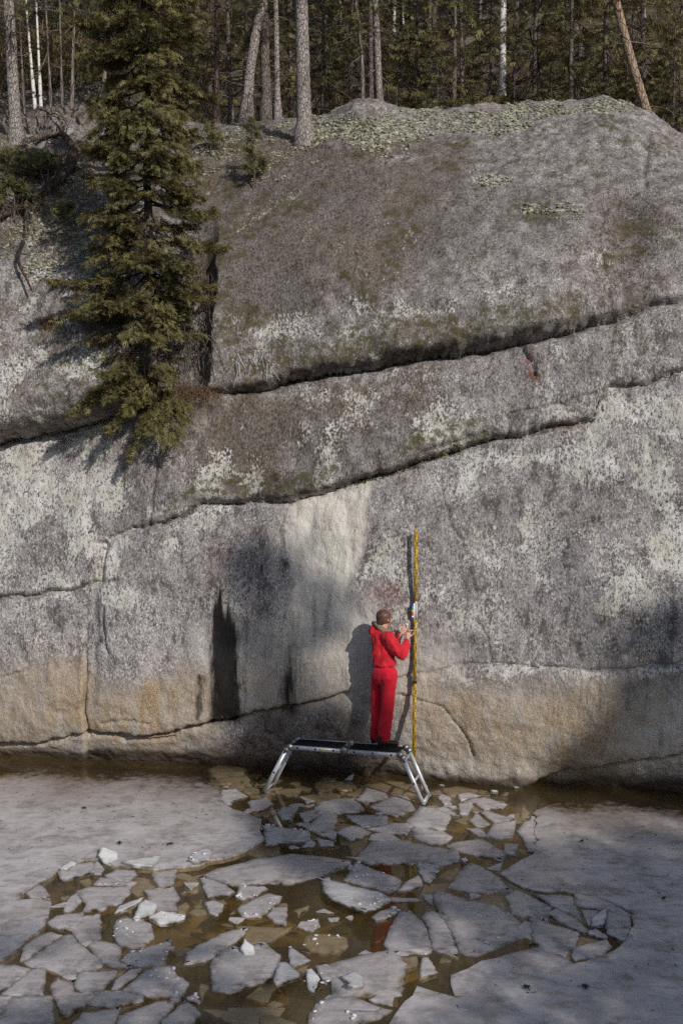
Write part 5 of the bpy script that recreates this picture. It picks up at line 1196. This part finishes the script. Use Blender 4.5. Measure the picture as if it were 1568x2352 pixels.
# ------------------------------------------------------------------ trees behind the crest
def hill_point(px, py, lo=21.5, hi=60):
    for Y in np.arange(lo, hi, .1):
        p = at_depth(px, py, Y)
        if p[2] <= hill_z(np.array([p[0]]), np.array([p[1]]))[0]: return p
    return at_depth(px, py, 30)
def pine_tufts(rng, centres, n, R, L, w):
    c = np.repeat(np.asarray(centres), n, 0); B = c + rng.normal(size=c.shape) * R * np.array([1, 1, .6]); D = rng.normal(size=B.shape) + np.array([0, 0, .5]); return shoots(B, D, L, w, rng, 4, .0)
def trunk_tree(px0, py0, px1, wpx, D, label, bark=None, H=13.0, crown='pine', name='pine_tree', bend=0.0, stubs=6, seed=0, on_rock=False, group='trees behind the cliff top', cat='pine'):
    rng = np.random.RandomState(500 + seed)
    if on_rock: b = rock_at(px0, py0); D = b[1]
    elif D is None: b = hill_point(px0, py0); D = b[1]
    else: b = at_depth(px0, py0, D)
    top = at_depth(px1, 0, D); dz = max(.5, top[2] - b[2]); sl = (top[0] - b[0]) / dz; r0 = wpx / FD * D / 2
    zs = np.concatenate([[-.5], np.linspace(0, H, 40)]); pts = np.stack([b[0] + sl * np.minimum(zs, dz * 1.3) + bend * np.sin(np.clip(zs / dz, 0, 1) * math.pi) , b[1] + 0 * zs + .05 * np.sin(zs * .7 + seed), b[2] + zs], 1)
    rad = r0 * (1.02 - .72 * np.clip(zs / H, 0, 1)) * (1 + .55 * np.exp(-np.clip(zs, 0, 9) / .18))
    root = empty(name, b); tag(root, label, cat, group)
    def put(o): o.parent = root; o.matrix_parent_inverse = Matrix.Translation(-Vector(b)); return o
    mb = MB(); 
    zz = np.concatenate([[-.5], np.linspace(0, 3.6, 70), np.linspace(3.9, H, 16)]) if wpx > 20 else zs
    P = np.stack([np.interp(zz, zs, pts[:, k]) for k in range(3)], 1); mb.tube(P, np.interp(zz, zs, rad), 18 if wpx > 20 else 9, False, rough=.16 if wpx > 20 else .12, seed=seed * 3.1); put(mb.build('trunk', bark or M_PBARK, None, True))
    if stubs:
        mb = MB()
        for k in range(stubs):
            z = rng.uniform(.4, 3.4); p = np.array([np.interp(z, zs, pts[:, j]) for j in range(3)]); a = rng.rand() * 6.28; d = np.array([math.cos(a), -abs(math.sin(a)) * .7, -.15 + .3 * rng.normal()]); l = rng.uniform(.15, .8); t = np.linspace(0, 1, 6)
            q = p + d * (l * t)[:, None] + np.cumsum(rng.normal(size=(6, 3)) * .035 * l, 0); mb.tube(q, np.linspace(.012, .004, 6), 4, False)
            for e in range(3):
                s0 = q[rng.randint(2, 5)]; dd = d + rng.normal(size=3) * .7; mb.tube([s0, s0 + dd * l * .25, s0 + dd * l * .4 + np.array([0, 0, -.05])], [.006, .004, .002], 3, False)
        o = put(mb.build('dead_branches', M_DEAD)); o['kind'] = 'stuff'
    if crown and D < 25:
        cs = []; mb = MB()
        for k in range(12):
            z = rng.uniform(1.3, 4.5) + (.5 if on_rock else 0); a = rng.rand() * 6.28; l = rng.uniform(.4, 1.3); p = np.array([np.interp(z, zs, pts[:, j]) for j in range(3)]); q = p + np.array([math.cos(a) * l, math.sin(a) * l, -.10 * l]); mb.tube([p, (p + q) / 2 + np.array([0, 0, .05]), q], [.016, .011, .005], 4, False)
            for e in range(4): cs.append(p + (q - p) * rng.uniform(.5, 1.05) + rng.normal(size=3) * .09)
        V, F, T = pine_tufts(rng, cs, 7, .10, .13, .085); c = put(mesh_np('low_boughs', V, F, M_PINE, None, False, {'tint': T})); c['kind'] = 'stuff'; put(mb.build('low_branches', M_DEAD))['kind'] = 'stuff'
    if crown:
        cs = []; mb = MB()
        for k in range(26):
            z = rng.uniform(H * .45, H * 1.02); a = rng.rand() * 6.28; l = rng.uniform(.5, 2.2) * (1.15 - .6 * (z / H)); p = np.array([np.interp(z, zs, pts[:, j]) for j in range(3)]); q = p + np.array([math.cos(a) * l, math.sin(a) * l, l * .25]); mb.tube([p, (p + q) / 2 + np.array([0, 0, -.05]), q], [.04, .025, .01], 4, False)
            for e in range(3): cs.append(p + (q - p) * rng.uniform(.55, 1.1) + rng.normal(size=3) * .15)
        V, F, T = pine_tufts(rng, cs, 14, .28, .32, .22); c = put(mesh_np('crown', V, F, M_PINE, None, False, {'tint': T})); c['kind'] = 'stuff'; w = put(mb.build('branches', M_GBARK)); w['kind'] = 'stuff'
    return root
trunk_tree(696, 318, 692, 32, None, 'thick straight pine trunk standing alone on the cliff crest', seed=1, on_rock=True, stubs=4)
trunk_tree(35, 326, 20, 27, None, 'pale pine trunk at the left edge above the rock', seed=2, on_rock=True, stubs=5)
trunk_tree(566, 262, 604, 22, 22.6, 'leaning pale-footed pine left of the thick trunk', seed=3, bend=-.05, stubs=7)
trunk_tree(613, 262, 604, 23, 22.9, 'dark blotched pine trunk close behind the leaning one', M_GBARK, seed=4, stubs=7)
trunk_tree(638, 258, 633, 13, 22.8, 'slim bare trunk just left of the thick pine', seed=5, crown=None, H=8)
trunk_tree(530, 262, 521, 10, 23.5, 'thin grey trunk with a forked top left of the leaning pine', M_GBARK, seed=6, crown=None, H=8)
trunk_tree(497, 268, 497, 13, 23.0, 'dark broken trunk in shade beyond the spruce', M_DBARK, seed=7, crown=None, H=7)
trunk_tree(833, 262, 817, 9, 23.5, 'thin leaning bare stem right of the thick pine', M_DEAD, seed=8, crown=None, H=7, bend=.05, stubs=10)
trunk_tree(852, 262, 850, 11, 24.0, 'slim dark pine of a close pair, the left one', M_GBARK, seed=9)
trunk_tree(873, 262, 861, 16, 23.6, 'brown pine of a close pair, the right one', seed=10)
trunk_tree(1060, 265, 1058, 10, 24.0, 'thin trunk among low spruce branches right of centre', M_GBARK, seed=11, crown=None, stubs=16, H=9)
trunk_tree(1152, 250, 1156, 17, 24.2, 'white and black birch trunk rising behind the crest', M_BIRCH, name='birch_tree', cat='birch', crown=None, H=11, seed=12)
trunk_tree(1512, 330, 1416, 21, 21.6, 'orange-barked pine leaning left at the right edge', M_OBARK, seed=13, stubs=9, bend=-.04)
_k = 0
for (x0, y0, x1, w, bk, lb) in [(77, 190, 60, 5.5, M_BIRCH, 'thin white birch stem in the thicket, first from the left edge pine'), (92, 186, 82, 5, M_BIRCH, 'thin white birch stem in the thicket, second beside the first'), (113, 182, 103, 4, M_DEAD, 'thin grey stem right of the two white birches'), (140, 180, 136, 4, M_DEAD, 'thin grey stem at the right end of the left thicket'), (52, 195, 44, 4, M_DEAD, 'thin grey stem right beside the left edge pine'), (903, 92, 905, 8, M_BIRCH, 'pale distant stem high on the slope, left of three'), (925, 62, 922, 6, M_BIRCH, 'pale distant stem high on the slope, middle of three'), (946, 56, 943, 8, M_PBARK, 'pale distant stem high on the slope, right of three'), (985, 70, 988, 7, M_PBARK, 'slim distant trunk above the low spruces'), (1235, 110, 1240, 9, M_GBARK, 'grey distant trunk between birch and dark spruces'), (1300, 120, 1302, 8, M_GBARK, 'grey distant trunk in the dark spruces'), (742, 110, 748, 7, M_GBARK, 'dark distant trunk right of the thick pine'), (460, 120, 455, 8, M_GBARK, 'distant trunk right of the tall spruce'), (425, 110, 418, 7, M_PBARK, 'distant trunk close to the tall spruce'), (785, 90, 780, 7, M_DEAD, 'distant bare stem left of the close pair'), (1100, 90, 1104, 7, M_PBARK, 'distant trunk left of the birch'), (165, 185, 170, 6, M_DEAD, 'distant stem left of the tall spruce'), (240, 160, 246, 6, M_DEAD, 'distant stem hidden behind the tall spruce'), (665, 120, 668, 6, M_DEAD, 'distant stem just left of the thick pine'), (1480, 60, 1476, 8, M_PBARK, 'distant trunk behind the leaning orange pine')]:
    trunk_tree(x0, y0, x1, w, None, lb, bk, H=9, crown='pine' if _k % 2 else None, name='birch_tree' if bk is M_BIRCH else 'slim_tree', cat='birch' if bk is M_BIRCH else 'tree', stubs=5, seed=30 + _k, group='distant stems on the slope'); _k += 1
# spruces: four different ones, then copies of them
def cone(H, R, p=.8): return lambda h, a: R * max(0, (1 - h / H)) ** p + .08
proto = []
for k in range(4):
    rng = np.random.RandomState(60 + k); H = (6.5, 8.0, 5.0, 9.5)[k]; R = (1.5, 1.6, 1.35, 1.9)[k]
    proto.append(spruce_parts(rng, H, cone(H, R, (.7, .6, .8, .55)[k]), (.25, .8, .15, 1.2)[k], .42, 6, .62, (.4, .55, .3, .65)[k], None, 2.0, .85, .08, .075))
spots = [(1040, 262, 23.6, 0, .85, 'low green spruce behind the crest, left of the birch'), (960, 262, 24.6, 2, .9, 'small spruce at the left of the low green spruces'), (1120, 258, 25.0, 2, .85, 'small spruce close left of the birch trunk'), (1225, 250, 24.2, 3, .9, 'dark drooping spruce right of the birch'), (1310, 245, 23.4, 1, .8, 'dark spruce behind the highest part of the crest'), (1390, 250, 24.8, 3, .9, 'tall dark spruce beyond the right shoulder'), (1480, 290, 23.2, 0, .9, 'green spruce beside the leaning orange pine'), (1560, 320, 22.6, 2, .9, 'spruce at the right edge of the view'), (320, 180, 27, 3, .9, 'spruce behind the upper half of the tall ledge spruce'), (410, 190, 26, 0, .85, 'spruce right behind the tall ledge spruce'), (240, 190, 28, 1, .9, 'spruce up the slope left of the tall one'), (740, 250, 25.5, 3, .8, 'dark spruce in the shade right of the thick pine'), (800, 250, 26.5, 0, .9, 'dark spruce in the shade left of the close pair'), (920, 240, 27.5, 1, .9, 'spruce in the shade behind the close pair'), (670, 200, 29, 1, .9, 'spruce far behind the slim trunk'), (1180, 150, 31, 0, 1.0, 'spruce far behind the birch'), (1450, 150, 29, 1, 1.0, 'spruce far behind the leaning orange pine'), (560, 120, 32, 2, 1.1, 'spruce far up behind the leaning pine'), (1000, 120, 33, 1, 1.0, 'spruce far up the slope at centre'), (130, 150, 32, 0, 1.0, 'spruce far up the slope at left'), (480, 90, 36, 3, 1.0, 'highest spruce at upper left'), (850, 80, 36, 0, 1.1, 'highest spruce at upper middle'), (1330, 90, 35, 2, 1.2, 'highest spruce at upper right')]
spots += [(x, y, D, k, sc, 'sapling spruce ' + w) for (x, y, D, k, sc, w) in ((205, 300, 23.5, 2, .32, 'left of the tall spruce on the brown slope'), (130, 270, 24.5, 0, .30, 'above the crooked snag'), (170, 240, 26, 2, .36, 'high on the brown slope at left'), (430, 285, 23.4, 2, .34, 'right of the tall spruce near the crest'), (465, 270, 24.2, 0, .30, 'in front of the dark broken trunk'), (780, 262, 23.6, 2, .30, 'between the thick pine and the close pair'), (910, 265, 23.2, 2, .42, 'just right of the close pair'), (1000, 266, 23.2, 0, .40, 'at the foot of the low green spruces'), (1180, 256, 23.4, 2, .45, 'right of the birch foot'), (1270, 244, 23.0, 0, .42, 'peeping over the highest crest'), (1440, 275, 22.6, 2, .55, 'on the right shoulder of the crest'), (1540, 330, 22.0, 0, .5, 'at the right edge below the leaning pine'), (660, 258, 24.4, 2, .35, 'behind the thick pine foot'), (90, 215, 27, 0, .4, 'at the edge of the left birch thicket'))]
firsts = {}
for i, (px, py, D, k, sc, lb) in enumerate(spots):
    p = at_depth(px, py, D); z = hill_z(np.array([p[0]]), np.array([p[1]]))[0]; loc = (p[0], p[1], z - .1)
    if k not in firsts:
        r = make_spruce('spruce_tree', loc, lb, 'spruces in the forest', proto[k]); r.scale = (sc,) * 3; firsts[k] = r
    else: copy_tree(firsts[k], loc, i * 1.7, sc, lb)
# trees on the near bank: outside the picture, their shade falls on the ice and the wall
def bank_at(x, y): return float(bank_z(np.array([[x]]), np.array([[y]]))[0, 0])
SHADE = [(x, -4.0 + .9 * math.sin(i * 2.4), (2, 0, 2, 0)[i % 4], h) for i, (x, h) in enumerate([(1.8, 6.2), (3.6, 6.6), (5.2, 7.0), (6.7, 5.6), (8.1, 4.5), (9.3, 4.9), (10.7, 7.0), (12.0, 7.6), (13.4, 7.4), (14.8, 7.2), (16.3, 7.5), (18.0, 7.0)])]
ORD = ['first', 'second', 'third', 'fourth', 'fifth', 'sixth', 'seventh', 'eighth', 'ninth', 'tenth', 'eleventh', 'twelfth']
for i, (x, y, k, h) in enumerate(SHADE): copy_tree(firsts[k], (x, y, bank_at(x, y) - .1), i * 2.1, (2.2 * h / (6.5, 8.0, 5.0, 9.5)[k],) * 2 + (h / (6.5, 8.0, 5.0, 9.5)[k],), ORD[i] + ' spruce of the row behind the viewpoint on the near bank', 'trees on the near bank')
def bank_pine(x, y, targets, label, seed):
    """old pine with a broken, clumped crown; its clumps stand between the sun and the wall"""
    rng = np.random.RandomState(seed); b = np.array([x, y, bank_at(x, y) - .1]); back = -np.array(SUN_L); cs = []; pts = []
    for (px, py, r) in targets:
        w = rock_at(px, py) if py < 1800 else at_height(px, py, 0.0)
        t = (y + rng.normal() * .8 - w[1]) / back[1]; pts.append((w + back * t, r))
    top = max(p[2] for p, r in pts) + 1.0; mx_ = np.mean([p[0] for p, r in pts]); tr = MB(); zs = np.linspace(0, top - b[2], 20); line = np.stack([b[0] + (mx_ - b[0]) * (zs / zs[-1]) ** 1.5, b[1] + .1 * np.sin(zs), b[2] + zs], 1); tr.tube(line, np.linspace(.22, .04, 20), 10, False, rough=.2)
    root = empty('pine_tree', b); tag(root, label, 'pine', 'trees on the near bank'); wood = MB(); B = []
    for p, r in pts:
        i = int(np.argmin(np.abs(line[:, 2] - (p[2] - .5)))); wood.tube([line[i], (line[i] + p) / 2 + np.array([0, 0, .15]), p], [.05, .03, .012], 5, False); n = int(80 * (r / .3) ** 2)
        sub = p + rng.normal(size=(4, 3)) * r * .6; B.append(sub[rng.randint(0, 4, n)] + rng.normal(size=(n, 3)) * r * .30)
    B = np.concatenate(B); V, F, T = shoots(B, rng.normal(size=B.shape) + np.array([0, 0, .4]), .26, .17, rng, 4, 0)
    for o in (tr.build('trunk', M_PBARK, None, True), wood.build('branches', M_GBARK), mesh_np('crown', V, F, M_PINE, None, False, {'tint': T})): o.parent = root; o.matrix_parent_inverse = Matrix.Translation(-Vector(b))
bank_pine(19.0, -15.0, [(590, 1265, .30), (570, 1325, .28), (620, 1325, .30), (650, 1390, .30), (700, 1360, .20), (690, 1430, .25), (610, 1450, .28), (720, 1480, .18), (765, 1415, .14), (570, 1540, .26), (620, 1560, .3), (665, 1600, .24), (585, 1640, .30), (640, 1715, .32), (700, 1690, .28), (760, 1700, .24), (560, 1745, .3), (790, 1760, .25), (700, 1770, .3), (620, 1790, .3), (660, 1870, .3), (600, 1920, .4), (720, 1900, .3), (760, 1990, .4), (900, 1960, .35), (860, 1880, .3)], 'old pine on the near bank whose crown shades the middle of the wall', 1)
bank_pine(23.5, -15.0, [(1545, 1410, .30), (1500, 1490, .26), (1565, 1540, .4), (1500, 1600, .32), (1450, 1650, .34), (1525, 1680, .4), (1400, 1720, .30), (1475, 1760, .35), (1560, 1780, .4), (1340, 1770, .22), (1565, 1640, .4), (1560, 1830, .4), (1480, 1920, .3), (1380, 1960, .4), (1300, 2000, .4), (1200, 1960, .35), (1100, 2050, .45), (1450, 2060, .4), (1530, 2000, .3)], 'old pine on the near bank whose crown shades the right end of the wall', 2)
# twiggy undergrowth between the trunks
rg = np.random.RandomState(77); mb = MB()
for q in range(1500):
    px = rg.uniform(-60, 1630); D = rg.uniform(23.5, 36); x = (px - 784) / FD * D; z = hill_z(np.array([x]), np.array([D]))[0]; p = np.array([x, D, z]); l = rg.uniform(.5, 1.8) if px > 260 else rg.uniform(.8, 2.6); d = np.array([rg.normal() * .25, rg.normal() * .2, 1.0])
    t = np.linspace(0, 1, 5); path = p + d * (l * t)[:, None] + np.cumsum(rg.normal(size=(5, 3)) * .05 * l, 0); mb.tube(path, np.linspace(.009, .003, 5), 3, False, tint=rg.rand())
    for e in range(4): s0 = path[rg.randint(1, 5)]; dd = rg.normal(size=3) + np.array([0, 0, .5]); mb.tube([s0, s0 + dd * .16 * l, s0 + dd * .28 * l], [.005, .004, .002], 3, False)
o = mb.build('undergrowth', M_DEAD); tag(o, 'bare grey twigs of undergrowth between the trunks', 'undergrowth', kind='stuff')
# young pines on the rock
def sapling(px, py, h, label, seed, name='young_pine', n=26, lean=0.0, rad=.28):
    rng = np.random.RandomState(seed); b = rock_at(px, py) + np.array([0, -.03, -.03]); r = empty(name, b); tag(r, label, 'pine'); zs = np.linspace(0, h, 10); pts = b + np.stack([lean * zs + .02 * np.sin(zs * 5), 0 * zs, zs], 1); mb = MB(); mb.tube(pts, np.linspace(.016, .004, 10), 5, False); cs = []
    for k in range(n):
        z = h * rng.uniform(.25, 1.0); a = rng.rand() * 6.28; l = rad * (1.2 - z / h) + .04; p = np.array([np.interp(z, zs, pts[:, j]) for j in range(3)]); q = p + np.array([math.cos(a) * l, math.sin(a) * l, .12 * l + .02]); mb.tube([p, q], [.006, .003], 3, False); cs.append(q); cs.append(p + (q - p) * .6)
    V, F, T = pine_tufts(rng, cs, 5, .035, .10, .065)
    for o in (mb.build('stem', M_DEAD), mesh_np('needles', V, F, M_PINE, None, False, {'tint': T})): o.parent = r; o.matrix_parent_inverse = Matrix.Translation(-Vector(b))
sapling(583, 430, .95, 'thin young pine on the slope left of the thick trunk', 1, n=22, rad=.16); sapling(30, 425, .55, 'low pine bush at the left edge under the pale trunk', 2, n=40, rad=.55); sapling(110, 415, .40, 'low pine bush under the crooked snag', 3, n=34, rad=.5); sapling(35, 500, .55, 'pine bush on the slab at the left edge', 4, n=38, rad=.45); sapling(480, 350, .5, 'small pine seedling right of the tall spruce top', 5, n=14, rad=.14); sapling(150, 515, .3, 'tiny pine sprig beside the crooked snag', 6, n=10, rad=.12)
# crooked dead snag lying down the rock at the left
def rock_path(pts, out=.10): return np.array([rock_at(*p) + np.array([0, -out, .03]) for p in pts])
def dense(P, n): s = np.concatenate([[0], np.cumsum(np.linalg.norm(np.diff(P, axis=0), axis=1))]); t = np.linspace(0, s[-1], n); Q = np.stack([np.interp(t, s, P[:, k]) for k in range(3)], 1); K = np.array([.25, .5, .25]); 
def smooth_path(P, n=40):
    s = np.concatenate([[0], np.cumsum(np.linalg.norm(np.diff(P, axis=0), axis=1))]); t = np.linspace(0, s[-1], n); Q = np.stack([np.interp(t, s, P[:, k]) for k in range(3)], 1)
    for _ in range(6): Q[1:-1] = (Q[:-2] + 2 * Q[1:-1] + Q[2:]) / 4
    return Q
snag = empty('crooked_snag', rock_at(170, 372)); tag(snag, 'dark crooked dead pine trunk bending down over the left rock', 'dead tree')
def sn(o): o.parent = snag; o.matrix_parent_inverse = Matrix.Translation(-snag.location); return o
main = smooth_path(rock_path([(146, 312), (160, 325), (172, 345), (170, 372), (156, 402), (128, 428), (90, 452), (60, 475), (30, 494), (-20, 505)], .14)); mb = MB(); mb.tube(main, np.interp(np.linspace(0, 1, 40), [0, .25, .5, 1], [.055, .085, .07, .045]), 10, True, rough=.35); sn(mb.build('trunk', M_DBARK, None, True))
for pts, r in (([(60, 475), (68, 505), (68, 535)], .028), ([(60, 560), (40, 600), (70, 650), (78, 672)], .03), ([(150, 318), (140, 282), (120, 262), (105, 275)], .018), ([(150, 318), (158, 290), (162, 282)], .012), ([(130, 290), (118, 310), (122, 335)], .016), ([(105, 275), (96, 305), (80, 330)], .02), ([(120, 262), (140, 258), (152, 280), (160, 300)], .02), ([(146, 312), (120, 322), (90, 332)], .03)):
    mb = MB(); q = smooth_path(rock_path(pts, .16), 16); mb.tube(q, np.linspace(r, r * .45, 16), 7, True, rough=.3); sn(mb.build('limb', M_DEAD if r < .025 else M_DBARK, None, True))
log = MB(); lp = smooth_path(rock_path([(60, 330), (95, 318), (140, 312)], .10), 12); log.tube(lp, .05, 9, True, rough=.3); o = log.build('fallen_log', M_DEAD, None, True); tag(o, 'grey fallen log under the dead branches at left', 'log')
# boulders on the slope
def boulder(px, py, D, size, label, seed):
    rng = np.random.RandomState(seed); p = at_depth(px, py, D); p[2] = hill_z(np.array([p[0]]), np.array([p[1]]))[0]; bm = bmesh.new(); bmesh.ops.create_icosphere(bm, subdivisions=4, radius=1); V = np.array([v.co[:] for v in bm.verts]); F = np.array([[v.index for v in f.verts] for f in bm.faces]); bm.free()
    V = V * (1 + .28 * fbm(V * 1.3 + seed, 3))[:, None] * np.array(size); z = np.zeros((len(V), 3)); A = z.copy(); A[:, 0] = .5; B = z.copy(); B[:, 1] = .55 * (V[:, 2] > .1 * size[2]); B[:, 0] = .3; o = mesh_np('boulder', V, F, M_ROCK, None, True, {'mA': A, 'mB': B, 'mC': z}); o.location = p; tag(o, label, 'boulder', 'boulders on the slope')
boulder(545, 200, 27, (.55, .5, .5), 'pale lichen boulder behind the leaning pine', 1); boulder(1180, 175, 28, (1.3, .8, .7), 'pale outcrop behind the birch', 2); boulder(150, 260, 27, (.5, .4, .3), 'pale boulder on the slope left of the tall spruce', 3); boulder(760, 190, 29, (.7, .6, .45), 'flat boulder right of the thick pine', 4); boulder(1330, 160, 30, (.8, .6, .6), 'boulder in the dark spruces', 5); boulder(1000, 170, 29, (.9, .7, .5), 'mossy boulder above the low spruces', 6)
# bits of bark and twig on the ice
rg = np.random.RandomState(9)
for i, (x, y, lb) in enumerate([(510, 2533, 'brown bark scrap on the left ice sheet'), (252, 2425, 'dark twig heap on the left ice sheet near the wall'), (1990, 2696, 'red-brown bark chip at the right edge of the ice'), (1755, 2960, 'dark bark scrap on the lower right ice'), (1580, 2963, 'small dark twig on the snowy lower right ice'), (1600, 2838, 'round black pebble in the gap by the right ice'), (358, 2530, 'tiny brown cone scale on the left ice'), (1745, 2525, 'small twig on the right ice near the wall')]):
    p = at_height(x * S, y * S, .03); mb = MB()
    for k in range(4):
        a = rg.rand() * 6.28; l = .02 + .035 * rg.rand(); d = np.array([math.cos(a), math.sin(a), .1]) * l; mb.tube([p - d + np.array([0, 0, .004]), p + rg.normal(size=3) * .006 + np.array([0, 0, .01]), p + d + np.array([0, 0, .004])], [.004, .008, .003], 5, True)
    o = mb.build('bark_scrap', M_TWIG); tag(o, lb, 'bark scrap', 'scraps on the ice')

# brush and grass on the slopes behind the crest, twigs on the left rock
rg = np.random.RandomState(123); n = 5200; bx_ = rg.uniform(-80, 1640, n); bx_[:2600] = rg.uniform(-80, 470, 2600); bD = rg.uniform(21.5, 31, n); X_ = (bx_ - 784) / FD * bD; Zr = hill_z(X_, bD); pts = np.stack([X_, bD, Zr], 1)
V, F, T = blades(pts, np.tile([0, -.2, 1.0], (n, 1)), rg, .30, .008, .55, .25); o = mesh_np('slope_grass', V, F, M_GRASS, None, False, {'tint': T}); tag(o, 'dry brown grass and heather on the forest slope', 'grass', kind='stuff')
n = 1500; bx_ = rg.uniform(-80, 1640, n); bx_[:700] = rg.uniform(-80, 430, 700); bD = rg.uniform(22, 32, n); X_ = (bx_ - 784) / FD * bD; Zr = hill_z(X_, bD); cs = np.repeat(np.stack([X_, bD, Zr + .1], 1), 6, 0) + rg.normal(size=(n * 6, 3)) * np.array([.14, .14, .09])
V, F, T = shoots(cs, rg.normal(size=cs.shape) + np.array([0, 0, .8]), .14, .09, rg, 3, 0.); o = mesh_np('low_shrubs', V, F, M_PINE, None, False, {'tint': T}); tag(o, 'low green shrubs and lingonberry on the forest slope', 'shrubs', kind='stuff')
mbs = strands(220, (-10, 235, 350, 620), rg, .35, (.1, -.4, .7), .004, .3); o = mbs.build('bare_shrub', M_DEAD); tag(o, 'bare brown shrub twigs over the left rock around the snag', 'shrub', kind='stuff')
mbs = strands(120, (440, 700, 280, 430), rg, .22, (.1, -.4, .7), .003, .3); o = mbs.build('bare_shrub', M_DEAD); tag(o, 'bare brown twigs on the slope left of the thick pine', 'shrub', kind='stuff')

# needles and crumbs of bark blown onto the ice
rg = np.random.RandomState(321); mb_v = []; n = 700; nx_ = rg.uniform(-6, 6, n); ny_ = 9.0 + 7.6 * rg.rand(n) ** .8; a = rg.rand(n) * 6.28; l = .012 + .035 * rg.rand(n) ** 3; w = .0025 + .004 * rg.rand(n)
keep = np.array([any(in_poly((nx_[i], ny_[i]), q) for q in _sheets) for i in range(n)]); nx_, ny_, a, l, w = (v[keep] for v in (nx_, ny_, a, l, w))
c_ = np.stack([nx_, ny_, np.full(len(nx_), .0205)], 1); d_ = np.stack([np.cos(a), np.sin(a), 0 * a], 1); s_ = np.stack([-np.sin(a), np.cos(a), 0 * a], 1); up_ = np.array([0, 0, .006])
V = np.stack([c_ - d_ * l[:, None], c_ + s_ * w[:, None], c_ + d_ * l[:, None], c_ - s_ * w[:, None], c_ + up_], 1).reshape(-1, 3); i = np.arange(len(c_))[:, None] * 5
F = np.concatenate([np.concatenate([i + p, i + q, i + 4], 1) for p, q in ((0, 3), (3, 2), (2, 1), (1, 0))]); o = mesh_np('needle_litter', V, F, M_TWIG, None, False); tag(o, 'scattered dark needles and bark crumbs on the ice sheets', 'litter', kind='stuff')
